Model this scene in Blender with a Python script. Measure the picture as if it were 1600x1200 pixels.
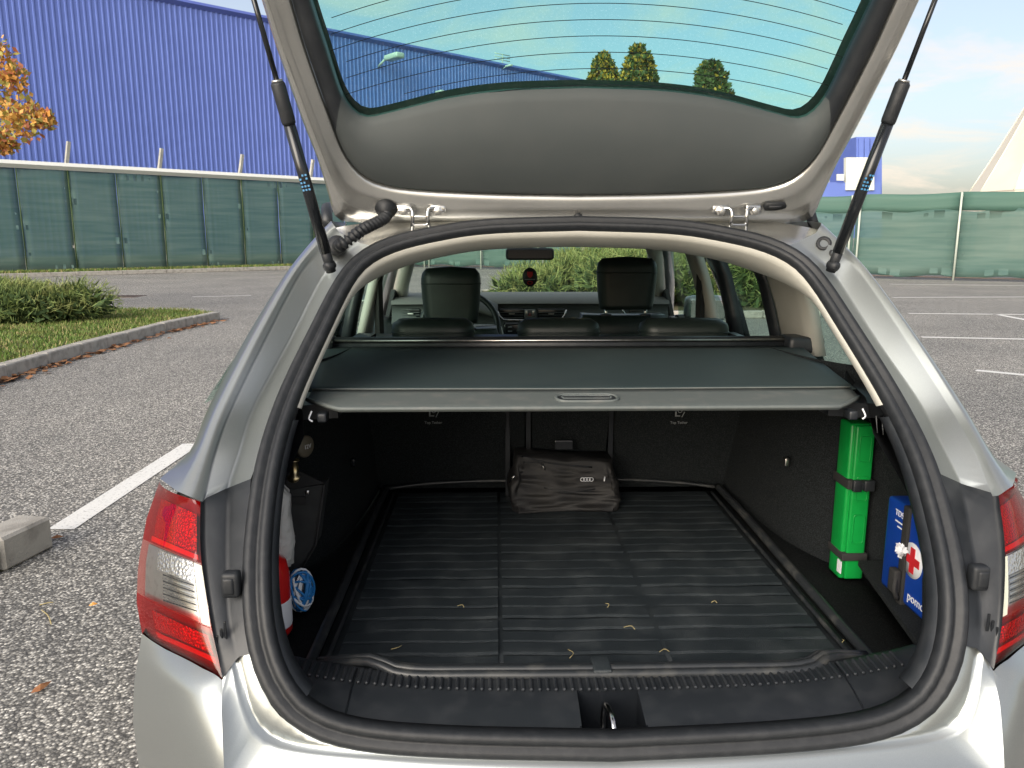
import bpy, bmesh, math, random
import numpy as np
from mathutils import Vector, Matrix
R = math.radians
rng = np.random.default_rng(7); random.seed(7)
for o in list(bpy.data.objects): bpy.data.objects.remove(o)
scn = bpy.context.scene
COL = scn.collection

# ------------------------------------------------------------------ camera
F = 1200.0; PITCH = R(10.75); YAW = R(1.2)
CAM = np.array([-0.18, 0.0, 1.40])
cd = bpy.data.cameras.new('camera'); cam = bpy.data.objects.new('camera', cd); COL.objects.link(cam)
cd.sensor_width = 36; cd.lens = 36*F/1600; cd.clip_start = .02; cd.clip_end = 2000
cam.location = CAM; cam.rotation_euler = (R(90)-PITCH, 0, -YAW)
scn.camera = cam
# ------------------------------------------------------------------ world, sun, exposure
SUN_EL, SUN_AZ = R(28), R(210)       # azimuth clockwise from +Y: veiled sun behind the photographer's left
w = bpy.data.worlds.new('World'); scn.world = w; w.use_nodes = True
nt = w.node_tree; N = nt.nodes; L = nt.links; N.clear()
out = N.new('ShaderNodeOutputWorld'); bg = N.new('ShaderNodeBackground'); bg.inputs[1].default_value = .115
sky = N.new('ShaderNodeTexSky'); sky.sky_type = 'NISHITA'; sky.sun_disc = False
sky.sun_elevation = SUN_EL; sky.sun_rotation = SUN_AZ; sky.air_density = 1.0; sky.dust_density = 4.0; sky.ozone_density = 1.2
tc = N.new('ShaderNodeTexCoord'); sep = N.new('ShaderNodeSeparateXYZ'); L.new(tc.outputs['Generated'], sep.inputs[0])
zz = N.new('ShaderNodeMath'); zz.operation = 'ADD'; zz.inputs[1].default_value = .16; L.new(sep.outputs[2], zz.inputs[0])
dx = N.new('ShaderNodeMath'); dx.operation = 'DIVIDE'; L.new(sep.outputs[0], dx.inputs[0]); L.new(zz.outputs[0], dx.inputs[1])
dy = N.new('ShaderNodeMath'); dy.operation = 'DIVIDE'; L.new(sep.outputs[1], dy.inputs[0]); L.new(zz.outputs[0], dy.inputs[1])
cb = N.new('ShaderNodeCombineXYZ'); L.new(dx.outputs[0], cb.inputs[0]); L.new(dy.outputs[0], cb.inputs[1])
no = N.new('ShaderNodeTexNoise'); no.inputs['Scale'].default_value = 1.9; no.inputs['Detail'].default_value = 8; no.inputs['Roughness'].default_value = .6
no.inputs['Distortion'].default_value = .5
L.new(cb.outputs[0], no.inputs['Vector'])
cr = N.new('ShaderNodeValToRGB'); cr.color_ramp.elements[0].position = .47; cr.color_ramp.elements[0].color = (.22, .22, .22, 1); cr.color_ramp.elements[1].position = .72
cr.color_ramp.elements[1].color = (.9, .9, .9, 1); L.new(no.outputs[0], cr.inputs[0])
mx = N.new('ShaderNodeMix'); mx.data_type = 'RGBA'; L.new(cr.outputs[0], mx.inputs[0]); L.new(sky.outputs[0], mx.inputs[6])
mx.inputs[7].default_value = (4.6, 3.9, 3.2, 1)
L.new(mx.outputs[2], bg.inputs[0]); L.new(bg.outputs[0], out.inputs[0])
sd = bpy.data.lights.new('sun', 'SUN'); sd.energy = 1.4; sd.angle = R(50); sd.color = (1, .975, .92)
sun = bpy.data.objects.new('sun', sd); COL.objects.link(sun)
sv = Vector((math.sin(SUN_AZ)*math.cos(SUN_EL), math.cos(SUN_AZ)*math.cos(SUN_EL), math.sin(SUN_EL)))
sun.rotation_euler = sv.to_track_quat('Z', 'Y').to_euler()
scn.view_settings.view_transform = 'Standard'; scn.view_settings.look = 'None'
scn.view_settings.exposure = 1.1; scn.view_settings.gamma = 1
scn.render.engine = 'CYCLES'; scn.cycles.transparent_max_bounces = 24; scn.cycles.max_bounces = 10

# ------------------------------------------------------------------ pixel -> place
cp, sp, cy, sy = math.cos(PITCH), math.sin(PITCH), math.cos(YAW), math.sin(YAW)
def ray(px, py):
    a, b = px-800.0, 600.0-py
    fw, up = F*cp+b*sp, b*cp-F*sp
    d = np.array([a*cy+fw*sy, -a*sy+fw*cy, up]); return d/np.linalg.norm(d)
def at_z(px, py, z): d = ray(px, py); return CAM+d*((z-CAM[2])/d[2])
def at_y(px, py, y): d = ray(px, py); return CAM+d*((y-CAM[1])/d[1])
def at_x(px, py, x): d = ray(px, py); return CAM+d*((x-CAM[0])/d[0])
def at_plane(px, py, p, n): d = ray(px, py); return CAM+d*(np.dot(np.array(p)-CAM, n)/np.dot(d, n))
ZT = np.linspace(0, 2, 401)
_Y = np.interp(ZT, [0, .55, .62, .70, .83, 1.0, 1.105, 1.227, 1.31, 1.43, 1.6, 2], [1.05, 1.06, 1.07, 1.09, 1.15, 1.30, 1.42, 1.53, 1.605, 1.70, 1.83, 2.1])
_k = np.exp(-np.linspace(-2, 2, 25)**2); _k /= _k.sum()
_Y = np.convolve(np.pad(_Y, 12, mode='edge'), _k, 'valid')
def Yr(z): return np.interp(z, ZT, _Y)           # the raked rear face of the car: depth by height
def rear(px, py, off=0.0):
    d = ray(px, py); lo, hi = .3, 3.5
    for _ in range(40):
        m = (lo+hi)/2; p = CAM+d*m
        if p[1]-Yr(p[2])-off < 0: lo = m
        else: hi = m
    return CAM+d*lo
def spline(P, n, closed=False):
    P = np.array(P, float); m = len(P)
    if closed: Q = np.vstack([P[-1], P, P[0], P[1]]); seg = m
    else: Q = np.vstack([2*P[0]-P[1], P, 2*P[-1]-P[-2]]); seg = m-1
    dense = []
    for i in range(seg):
        a, b, c, d = Q[i], Q[i+1], Q[i+2], Q[i+3]
        for t in np.linspace(0, 1, 24, endpoint=False):
            dense.append(.5*((2*b)+(c-a)*t+(2*a-5*b+4*c-d)*t*t+(3*b-a-3*c+d)*t**3))
    dense.append(P[0] if closed else P[-1]); dense = np.array(dense)
    s = np.r_[0, np.cumsum(np.linalg.norm(np.diff(dense, axis=0), axis=1))]
    q = np.linspace(0, s[-1], n, endpoint=not closed)
    return np.stack([np.interp(q, s, dense[:, k]) for k in range(P.shape[1])], 1)
MIR = np.array([-1.0, 1, 1])

# ------------------------------------------------------------------ materials
M = {}
def mat(name, col, rough=.5, metal=0, coat=0, noise=None, bump=None, spec=.5, alpha=None, stretch=(1, 1, 1)):
    """noise = (scale, colour2, lo, hi, detail); bump = (scale, strength, distance[, kind])"""
    m = bpy.data.materials.new(name); m.use_nodes = True; n = m.node_tree.nodes; l = m.node_tree.links
    b = n['Principled BSDF']; b.inputs['Base Color'].default_value = (*col, 1); b.inputs['Roughness'].default_value = rough
    b.inputs['Metallic'].default_value = metal; b.inputs['Coat Weight'].default_value = coat; b.inputs['Coat Roughness'].default_value = .06
    b.inputs['Specular IOR Level'].default_value = spec
    g = n.new('ShaderNodeNewGeometry'); mp = n.new('ShaderNodeMapping'); mp.inputs['Scale'].default_value = stretch
    l.new(g.outputs['Position'], mp.inputs[0])
    if noise:
        t = n.new('ShaderNodeTexNoise'); t.inputs['Scale'].default_value = noise[0]; t.inputs['Detail'].default_value = noise[4] if len(noise) > 4 else 5
        l.new(mp.outputs[0], t.inputs['Vector'])
        r = n.new('ShaderNodeValToRGB'); r.color_ramp.elements[0].position = noise[2]; r.color_ramp.elements[1].position = noise[3]
        r.color_ramp.elements[0].color = (*col, 1); r.color_ramp.elements[1].color = (*noise[1], 1)
        l.new(t.outputs[0], r.inputs[0]); l.new(r.outputs[0], b.inputs['Base Color'])
    if bump:
        kind = bump[3] if len(bump) > 3 else 'noise'
        t = n.new('ShaderNodeTexVoronoi' if kind == 'voronoi' else 'ShaderNodeTexNoise'); t.inputs['Scale'].default_value = bump[0]
        l.new(mp.outputs[0], t.inputs['Vector'])
        bn = n.new('ShaderNodeBump'); bn.inputs['Strength'].default_value = bump[1]; bn.inputs['Distance'].default_value = bump[2]
        l.new(t.outputs[0], bn.inputs['Height']); l.new(bn.outputs[0], b.inputs['Normal'])
    M[name] = m; return m
def glass(name, tint, gloss=.08, rough=.0):
    m = bpy.data.materials.new(name); m.use_nodes = True; n = m.node_tree.nodes; l = m.node_tree.links; n.clear()
    o = n.new('ShaderNodeOutputMaterial'); t = n.new('ShaderNodeBsdfTransparent'); t.inputs[0].default_value = (*tint, 1)
    g = n.new('ShaderNodeBsdfGlossy'); g.inputs['Roughness'].default_value = rough
    lw = n.new('ShaderNodeLayerWeight'); lw.inputs[0].default_value = .5; pw = n.new('ShaderNodeMath'); pw.operation = 'POWER'; pw.inputs[1].default_value = 5; l.new(lw.outputs['Facing'], pw.inputs[0])
    f = n.new('ShaderNodeMath'); f.operation = 'MULTIPLY_ADD'; f.inputs[1].default_value = .9; f.inputs[2].default_value = .05; l.new(pw.outputs[0], f.inputs[0])
    x = n.new('ShaderNodeMixShader'); l.new(f.outputs[0], x.inputs[0]); l.new(t.outputs[0], x.inputs[1]); l.new(g.outputs[0], x.inputs[2]); l.new(x.outputs[0], o.inputs[0])
    M[name] = m; return m
mat('silver', (.33, .355, .35), .30, .8, .5, noise=(900, (.38, .405, .40), .3, .7), bump=(2500, .03, .0005))
mat('silver_inner', (.52, .52, .50), .27, .8, .3, noise=(12, (.46, .46, .44), .4, .75))
mat('rubber', (.011, .013, .016), .55, noise=(60, (.022, .024, .027), .45, .8), bump=(250, .15, .002))
mat('plastic', (.017, .020, .024), .42, noise=(25, (.034, .037, .041), .45, .8), bump=(1400, .25, .0008))
mat('plastic_gloss', (.012, .014, .017), .18)
mat('carpet', (.010, .0125, .014), .95, noise=(420, (.044, .051, .054), .45, .72, 3), bump=(900, .9, .004), spec=.2)
mat('mat_rubber', (.020, .026, .030), .45, noise=(14, (.048, .056, .060), .45, .8), bump=(600, .5, .002, 'voronoi'))
mat('mat_rim', (.022, .025, .028), .38, noise=(20, (.075, .075, .07), .5, .8))
mat('cover_fabric', (.026, .042, .045), .62, noise=(7, (.034, .050, .052), .4, .7), bump=(1500, .2, .0006))
mat('cover_flap', (.10, .115, .112), .6, noise=(30, (.14, .145, .138), .5, .8), bump=(1500, .2, .0006))
mat('trim_panel', (.066, .076, .077), .75, noise=(9, (.074, .083, .083), .4, .7), bump=(1300, .3, .0006))
mat('cream', (.46, .45, .40), .85, noise=(6, (.40, .39, .34), .5, .8), bump=(900, .15, .001))
mat('leather', (.014, .022, .020), .42, noise=(30, (.019, .028, .025), .4, .7), bump=(500, .3, .001, 'voronoi'))
mat('dash', (.11, .115, .11), .7, bump=(700, .3, .001))
mat('chrome', (.52, .52, .51), .16, 1)
mat('steel', (.62, .61, .58), .30, 1, noise=(80, (.45, .43, .40), .5, .8))
mat('brass', (.62, .50, .28), .28, 1)
mat('green_box', (.005, .27, .045), .35, noise=(20, (.006, .31, .055), .4, .7))
mat('blue_box', (.006, .045, .30), .35, noise=(12, (.008, .06, .36), .4, .7))
mat('white_print', (.8, .82, .85), .5); mat('red_print', (.62, .02, .03), .5); mat('blue_print', (.05, .22, .42), .5); mat('grey_print', (.25, .27, .28), .6)
mat('red_plastic', (.60, .012, .012), .28, coat=.4); mat('blue_cord', (.02, .20, .52), .6); mat('white_cord', (.75, .78, .8), .6)
mat('white_cloth', (.60, .60, .57), .9, bump=(60, .6, .01))
mat('webbing', (.022, .022, .022), .8, bump=(800, .6, .001))
mat('bag', (.010, .010, .011), .62, noise=(14, (.026, .024, .022), .42, .75), bump=(900, .4, .0015))
mat('tan', (.17, .15, .11), .5)
mat('pouch', (.024, .026, .027), .6, noise=(30, (.036, .038, .038), .4, .7), bump=(900, .4, .001))
mat('reflector', (.66, .66, .64), .22, .9, bump=(160, .5, .004, 'voronoi')); mat('reflector_red', (.55, .03, .015), .25, .5, bump=(220, .8, .004, 'voronoi'))
mat('housing', (.20, .05, .04), .4)
mat('tyre', (.02, .02, .02), .8)
glass('glass_green', (.62, .84, .76)); glass('glass_rear', (.46, .82, .73)); glass('glass_screen', (.82, .93, .87))
glass('lens_red', (.80, .035, .03), rough=.02); glass('lens_clear', (.93, .93, .92))

# ------------------------------------------------------------------ builders
WL = {}
def setp(o, label=None, cat=None, group=None, kind=None):
    for k, v in (('label', label), ('category', cat), ('group', group), ('kind', kind)):
        if v: o[k] = v
    return o
def empty(name, loc, label=None, cat=None, group=None):
    o = bpy.data.objects.new(name, None); COL.objects.link(o); o.location = loc; o.empty_display_size = .1; WL[o] = np.array(loc, float)
    return setp(o, label, cat, group)
def obj(name, V, Fc, m, parent=None, smooth=True, base=False, **kw):
    V = np.array(V, float); c = (V.min(0)+V.max(0))/2
    if base: c[2] = V[:, 2].min()
    me = bpy.data.meshes.new(name); me.from_pydata([tuple(v) for v in V-c], [], [tuple(int(i) for i in f) for f in Fc])
    mm = m if isinstance(m, (list, tuple)) else [m]
    for x in mm: me.materials.append(M[x] if isinstance(x, str) else x)
    if smooth: me.shade_smooth()
    o = bpy.data.objects.new(name, me); COL.objects.link(o); WL[o] = c
    o.location = c if parent is None else c-WL[parent]
    if parent is not None: o.parent = parent
    return setp(o, **kw)
def merge(*parts):
    V, Fc, k = [], [], 0
    for v, f in parts:
        v = np.array(v, float); V.append(v); Fc += [tuple(i+k for i in q) for q in f]; k += len(v)
    return np.vstack(V), Fc
def grid(rows, closed_u=False, closed_v=False):
    rows = [np.array(r, float) for r in rows]; n = len(rows[0]); V = np.vstack(rows); Fc = []
    for i in range(len(rows) if closed_v else len(rows)-1):
        for j in range(n if closed_u else n-1):
            a, b = i*n+j, i*n+(j+1) % n; i2 = (i+1) % len(rows)
            Fc.append((a, b, i2*n+(j+1) % n, i2*n+j))
    return V, Fc
def shell(rows, t):
    """a lofted sheet with thickness vector t (closed edge all round)"""
    rows = [np.array(r, float) for r in rows]; t = np.array(t, float)
    V, Fc = grid(rows); n = len(V); m = len(rows[0]); k = len(rows)
    ring = [j for j in range(m)]+[i*m+m-1 for i in range(1, k)]+[(k-1)*m+j for j in range(m-2, -1, -1)]+[i*m for i in range(k-2, 0, -1)]
    F2 = [tuple(i+n for i in reversed(f)) for f in Fc]
    F3 = [(ring[i], ring[(i+1) % len(ring)], ring[(i+1) % len(ring)]+n, ring[i]+n) for i in range(len(ring))]
    return np.vstack([V, V+t]), Fc+F2+[tuple(reversed(f)) for f in F3]
def box(c, s, bev=0.0, rot=None, seg=2):
    bm = bmesh.new(); bmesh.ops.create_cube(bm, size=1); bmesh.ops.scale(bm, vec=s, verts=bm.verts)
    if bev: bmesh.ops.bevel(bm, geom=list(bm.edges), offset=bev, segments=seg, affect='EDGES', profile=.6)
    V = np.array([v.co[:] for v in bm.verts]); bm.verts.index_update(); Fc = [tuple(v.index for v in f.verts) for f in bm.faces]; bm.free()
    if rot is not None: V = V@np.array(Matrix.Rotation(rot[0], 3, rot[1])).T if len(rot) == 2 else V@np.array(rot).T
    return V+np.array(c), Fc
def tube(P, r, n=10, cap=True, closed=False):
    P = np.array(P, float); k = len(P); rr = np.broadcast_to(np.array(r, float), (k,)); rows = []
    T = np.gradient(P, axis=0) if not closed else np.roll(P, -1, 0)-np.roll(P, 1, 0)
    T /= np.linalg.norm(T, axis=1)[:, None]+1e-12
    u = np.cross(T[0], [0, 0, 1.0]); u = u if np.linalg.norm(u) > .1 else np.cross(T[0], [1.0, 0, 0]); u /= np.linalg.norm(u)
    for i in range(k):
        u = u-T[i]*np.dot(u, T[i]); u /= np.linalg.norm(u); v = np.cross(T[i], u)
        a = np.linspace(0, 2*math.pi, n, endpoint=False); rows.append(P[i]+rr[i]*(np.outer(np.cos(a), u)+np.outer(np.sin(a), v)))
    V, Fc = grid(rows, closed_u=True, closed_v=closed)
    if cap and not closed: Fc += [tuple(range(n-1, -1, -1)), tuple((k-1)*n+j for j in range(n))]
    return V, Fc
def prism(P, t):
    """an outline (list of points) given thickness vector t"""
    P = np.array(P, float); n = len(P); V = np.vstack([P, P+np.array(t)])
    return V, [tuple(range(n)), tuple(range(2*n-1, n-1, -1))]+[(i, i+n, (i+1) % n+n, (i+1) % n) for i in range(n)]
def rrect(c, u, v, w, h, r, n=5):
    c, u, v = (np.array(a, float) for a in (c, u, v)); P = []
    for sx, sy_, a0 in ((1, 1, 0), (-1, 1, 90), (-1, -1, 180), (1, -1, 270)):
        for a in np.linspace(R(a0), R(a0+90), n):
            P.append(c+u*(sx*(w/2-r)+r*math.cos(a))+v*(sy_*(h/2-r)+r*math.sin(a)))
    return np.array(P)
def lathe(c, axis, prof, n=20):
    axis = np.array(axis, float)/np.linalg.norm(axis); u = np.cross(axis, [0, 0, 1.0]); u = u if np.linalg.norm(u) > .1 else np.cross(axis, [1.0, 0, 0]); u /= np.linalg.norm(u); v = np.cross(axis, u)
    a = np.linspace(0, 2*math.pi, n, endpoint=False); ring = np.outer(np.cos(a), u)+np.outer(np.sin(a), v)
    rows = [np.array(c)+axis*h+ring*max(r, 1e-4) for r, h in prof]; V, Fc = grid(rows, closed_u=True)
    return V, Fc+[tuple(range(n-1, -1, -1)), tuple((len(rows)-1)*n+j for j in range(n))]
def text(s, size, org, xd, yd, m, parent, name='lettering', th=.0006, **kw):
    cu = bpy.data.curves.new('t', 'FONT'); cu.body = s; cu.size = size; cu.extrude = th; o = bpy.data.objects.new('t', cu); COL.objects.link(o)
    dg = bpy.context.evaluated_depsgraph_get(); me = o.evaluated_get(dg).to_mesh()
    V = np.array([v.co[:] for v in me.vertices]); Fc = [tuple(p.vertices) for p in me.polygons]; bpy.data.objects.remove(o)
    xd, yd = np.array(xd, float), np.array(yd, float); xd /= np.linalg.norm(xd); yd /= np.linalg.norm(yd); zd = np.cross(xd, yd)
    return obj(name, np.array(org)+V[:, :1]*xd+V[:, 1:2]*yd+V[:, 2:3]*zd, Fc, m, parent, smooth=False, **kw)
def both(name, V, Fc, m, parent, smooth=True, **kw):
    a = obj(name, V, Fc, m, parent, smooth, **kw); b = obj(name, np.array(V)*MIR, [tuple(reversed(f)) for f in Fc], m, parent, smooth, **kw); return a, b
def put(name, vf, m, parent=None, smooth=True, **kw): return obj(name, vf[0], vf[1], m, parent, smooth, **kw)

# ================================================================== GROUND AND SURROUNDINGS
def asphalt():
    m = bpy.data.materials.new('asphalt'); m.use_nodes = True; n = m.node_tree.nodes; l = m.node_tree.links; b = n['Principled BSDF']
    g = n.new('ShaderNodeNewGeometry')
    v = n.new('ShaderNodeTexVoronoi'); v.inputs['Scale'].default_value = 105; l.new(g.outputs['Position'], v.inputs['Vector'])
    sepc = n.new('ShaderNodeSeparateColor'); l.new(v.outputs['Color'], sepc.inputs[0])
    r = n.new('ShaderNodeValToRGB'); e = r.color_ramp.elements; e[0].position = .0; e[0].color = (.09, .09, .088, 1); e[1].position = 1; e[1].color = (.50, .49, .46, 1)
    x = e.new(.42); x.color = (.125, .124, .12, 1); x = e.new(.72); x.color = (.27, .265, .25, 1)
    l.new(sepc.outputs[0], r.inputs[0])
    d = n.new('ShaderNodeValToRGB'); d.color_ramp.elements[0].position = .25; d.color_ramp.elements[0].color = (1, 1, 1, 1); d.color_ramp.elements[1].position = .62; d.color_ramp.elements[1].color = (.22, .22, .22, 1)
    l.new(v.outputs['Distance'], d.inputs[0])
    mu = n.new('ShaderNodeMix'); mu.data_type = 'RGBA'; mu.blend_type = 'MULTIPLY'; mu.inputs[0].default_value = .8; l.new(r.outputs[0], mu.inputs[6]); l.new(d.outputs[0], mu.inputs[7])
    big = n.new('ShaderNodeTexNoise'); big.inputs['Scale'].default_value = .55; big.inputs['Detail'].default_value = 7; l.new(g.outputs['Position'], big.inputs['Vector'])
    br = n.new('ShaderNodeValToRGB'); br.color_ramp.elements[0].position = .3; br.color_ramp.elements[0].color = (1.5, 1.49, 1.45, 1); br.color_ramp.elements[1].position = .75; br.color_ramp.elements[1].color = (2.15, 2.1, 2.0, 1)
    l.new(big.outputs[0], br.inputs[0])
    m2 = n.new('ShaderNodeMix'); m2.data_type = 'RGBA'; m2.blend_type = 'MULTIPLY'; m2.inputs[0].default_value = 1; l.new(mu.outputs[2], m2.inputs[6]); l.new(br.outputs[0], m2.inputs[7])
    l.new(m2.outputs[2], b.inputs['Base Color']); b.inputs['Roughness'].default_value = .85
    bp = n.new('ShaderNodeBump'); bp.inputs['Strength'].default_value = .6; bp.inputs['Distance'].default_value = .004; bp.invert = True; l.new(v.outputs['Distance'], bp.inputs['Height']); l.new(bp.outputs[0], b.inputs['Normal'])
    M['asphalt'] = m
asphalt()
mat('paint', (.70, .70, .67), .7, noise=(60, (.42, .42, .40), .55, .7, 8), bump=(300, .5, .002))
mat('kerb', (.36, .345, .31), .9, noise=(9, (.19, .18, .16), .45, .75, 8), bump=(120, .5, .004))
mat('soil', (.11, .095, .055), .95, noise=(20, (.07, .09, .03), .4, .7))
mat('grass', (.10, .17, .025), .7, noise=(3, (.20, .20, .06), .45, .75)); mat('dry_grass', (.34, .28, .13), .8)
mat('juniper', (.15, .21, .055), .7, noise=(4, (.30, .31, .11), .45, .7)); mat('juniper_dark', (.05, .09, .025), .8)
mat('bark', (.20, .18, .15), .9, noise=(14, (.32, .30, .27), .45, .7), bump=(40, .6, .01))
mat('leaf_orange', (.58, .27, .06), .6, noise=(3, (.66, .42, .10), .4, .7)); mat('leaf_red', (.45, .16, .08), .6); mat('leaf_olive', (.40, .36, .09), .6)
mat('leaf_green', (.055, .085, .022), .7, noise=(.6, (.10, .12, .03), .4, .7)); mat('leaf_sun_gold', (.45, .27, .03), .7)  # the gold one puts low sunlight on the far crowns into leaf colour
mat('dead_leaf', (.27, .11, .045), .8, noise=(30, (.36, .20, .09), .4, .7)); mat('twig', (.20, .12, .06), .8)
mat('blue_wall', (.12, .18, .50), .42, noise=(.7, (.135, .20, .54), .35, .7)); mat('blue_trim', (.08, .12, .40), .4)
mat('panel_cream', (.72, .74, .62), .6); mat('tent', (.66, .62, .52), .8, noise=(.5, (.60, .56, .47), .4, .7))
mat('concrete', (.42, .42, .38), .9, noise=(6, (.30, .30, .27), .4, .7)); mat('rail', (.62, .64, .60), .5)
mat('lamp_grey', (.50, .55, .48), .4); mat('iron', (.12, .09, .075), .7)
def screen_mat(name, c1, c2, tr):
    m = mat(name, c1, .7, noise=(1.3, c2, .35, .7, 6), stretch=(.35, .35, 5)); n = m.node_tree.nodes; l = m.node_tree.links
    o = n['Material Output']; t = n.new('ShaderNodeBsdfTransparent'); x = n.new('ShaderNodeMixShader'); x.inputs[0].default_value = tr
    l.new(n['Principled BSDF'].outputs[0], x.inputs[1]); l.new(t.outputs[0], x.inputs[2]); l.new(x.outputs[0], o.inputs[0])
screen_mat('screen', (.06, .135, .115), (.11, .185, .155), .25); screen_mat('screen_top', (.06, .14, .11), (.08, .16, .125), .08)

put('ground', ([(-400, -300, 0), (400, -300, 0), (400, 500, 0), (-400, 500, 0)], [(0, 1, 2, 3)]), 'asphalt', smooth=False, kind='structure')
def line(pa, pb, wd=.11):
    a, b = np.array(pa)[:2], np.array(pb)[:2]; d = (b-a)/np.linalg.norm(b-a); n = np.array([-d[1], d[0]])*wd/2; z = .004
    return put('parking_line', ([(*(a-n), z), (*(b-n), z), (*(b+n), z), (*(a+n), z)], [(0, 1, 2, 3)]), 'paint', smooth=False, kind='structure')
line(at_z(95, 828, 0), at_z(300, 694, 0)+np.array([.25, .75, 0])*0, .13)
for (a, b) in (((1395, 465), (1640, 464)), ((1420, 490), (1640, 492)), ((1555, 491), (1640, 507)), ((1440, 527), (1640, 531)), ((1525, 579), (1660, 592)), ((1390, 444), (1640, 447))):
    line(at_z(*a, 0), at_z(*b, 0), .12)
line(at_z(300, 464, 0), at_z(392, 462, 0), .1)

STONE = {}
def stone(l, wd, h):
    key = (round(l, 2), wd, h)
    if key not in STONE:
        V, Fc = box((0, 0, h/2), (l-.012, wd, h), .012, seg=1); me = bpy.data.meshes.new('kerb_stone'); me.from_pydata([tuple(v) for v in V], [], Fc); me.materials.append(M['kerb']); STONE[key] = me
    return STONE[key]
def kerb(P, wd=.14, h=.12, l=1.0):
    P = [np.array([p[0], p[1], 0.0]) for p in P]; n = len(P)
    V = []; Fc = []
    for i in range(n-1):
        a, b = P[i], P[i+1]; d = (b-a)/np.linalg.norm(b-a); q = np.array([-d[1], d[0], 0])*wd*.42; k = len(V)
        V += [a-q+[0, 0, .006], b-q+[0, 0, .006], b+q+[0, 0, .006], a+q+[0, 0, .006]]; Fc.append((k, k+1, k+2, k+3))
    root = obj('kerb', V, Fc, 'soil', None, False, kind='structure')
    for i in range(n-1):
        a, b = P[i], P[i+1]; D = np.linalg.norm(b-a); k = max(1, round(D/l)); d = (b-a)/D
        for j in range(k):
            c = a+d*(j+.5)*D/k; o = bpy.data.objects.new('kerb_stone', stone(D/k, wd, h)); COL.objects.link(o); o.parent = root
            o.location = c-WL[root]+np.array([0, 0, random.uniform(-.006, .006)]); o.rotation_euler = (random.uniform(-.012, .012), 0, math.atan2(d[1], d[0])+random.uniform(-.006, .006))
    return root
def blades(name, inside, n, h, mats, parent=None, zb=.0, wd=.006, **kw):
    """grass: one thin bent blade each"""
    V, Fc, mi = [], [], []
    for p in inside(n):
        a = random.uniform(0, 6.283); hh = h*random.uniform(.45, 1.2); le = random.uniform(.1, .7)*hh; b = np.array([math.cos(a), math.sin(a), 0]); s = np.array([-b[1], b[0], 0])*wd*random.uniform(.7, 1.4)
        k = len(V); p = np.array([p[0], p[1], zb]); V += [p-s, p+s, p+b*le*.4+s*.7+[0, 0, hh*.6], p+b*le*.4-s*.7+[0, 0, hh*.6], p+b*le+[0, 0, hh]]
        Fc += [(k, k+1, k+2, k+3), (k+3, k+2, k+4)]; c = 1 if random.random() < .13 else 0; mi += [c, c]
    o = obj(name, V, Fc, mats, parent, False, kind='stuff', **kw); o.data.polygons.foreach_set('material_index', mi); return o
def sprays(center, rad, n, ln, mats, dirs=None, wd=.25):
    """leaf sprays: narrow pointed faces through an ellipsoid volume"""
    P = rng.normal(size=(n, 3)); P /= np.linalg.norm(P, axis=1)[:, None]; P *= (rng.random((n, 1))**.45); P = P*np.array(rad)+np.array(center)
    V, Fc = [], []
    for p in P:
        d = (p-np.array(center))/np.array(rad)+rng.normal(size=3)*.6+np.array([0, 0, .35]); d /= np.linalg.norm(d); s = np.cross(d, rng.normal(size=3)); s /= np.linalg.norm(s)
        l = ln*rng.uniform(.5, 1.3); k = len(V); V += [p-d*l*.4, p+s*l*wd, p+d*l*.6, p-s*l*wd]; Fc.append((k, k+1, k+2, k+3))
    return np.array(V), Fc

# grass island beside the parked car
KL = [at_z(-130, 640, 0), at_z(0, 592, 0), at_z(120, 556, 0), at_z(250, 520, 0), at_z(338, 500, 0)]
KB = [KL[-1], at_z(300, 492.5, 0), at_z(120, 490, 0), at_z(-60, 489, 0)]
kerb(KL, .15, .15, .95); kerb(KB, .15, .12, .95)
poly = np.array([p[:2] for p in KL+KB[1:]])
put('grass_island', ([(*p, .10) for p in poly], [tuple(range(len(poly)))]), 'soil', smooth=False, kind='structure')
def inpoly(poly):
    x0, y0 = poly.min(0); x1, y1 = poly.max(0)
    def f(n):
        r = []
        while len(r) < n:
            x, y = random.uniform(x0, x1), random.uniform(y0, y1); c = False; j = len(poly)-1
            for i in range(len(poly)):
                if (poly[i][1] > y) != (poly[j][1] > y) and x < (poly[j][0]-poly[i][0])*(y-poly[i][1])/(poly[j][1]-poly[i][1])+poly[i][0]: c = not c
                j = i
            if c: r.append((x, y))
        return r
    return f
blades('lawn', inpoly(poly), 26000, .055, ['grass', 'dry_grass'], zb=.10, label='short lawn with dry patches on the kerbed island', cat='grass')
# near kerb end
KN = [at_z(-200, 955, 0), at_z(-20, 893, 0), at_z(62, 852, 0)]
kerb([KN[0], KN[1], KN[2]], .17, .15, .36)
# drain cover
c = at_z(184, 463.5, 0); dr = empty('drain_cover', (c[0], c[1], 0), 'rusty brown iron drain cover set in the asphalt road', 'drain cover')
put('cover_frame', box((c[0], c[1], .004), (1.1, .7, .012), .004), 'iron', dr, False)
for k in range(9): put('grate_bar', box((c[0]-.44+k*.11, c[1], .012), (.05, .6, .012)), 'iron', dr, False)
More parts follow.
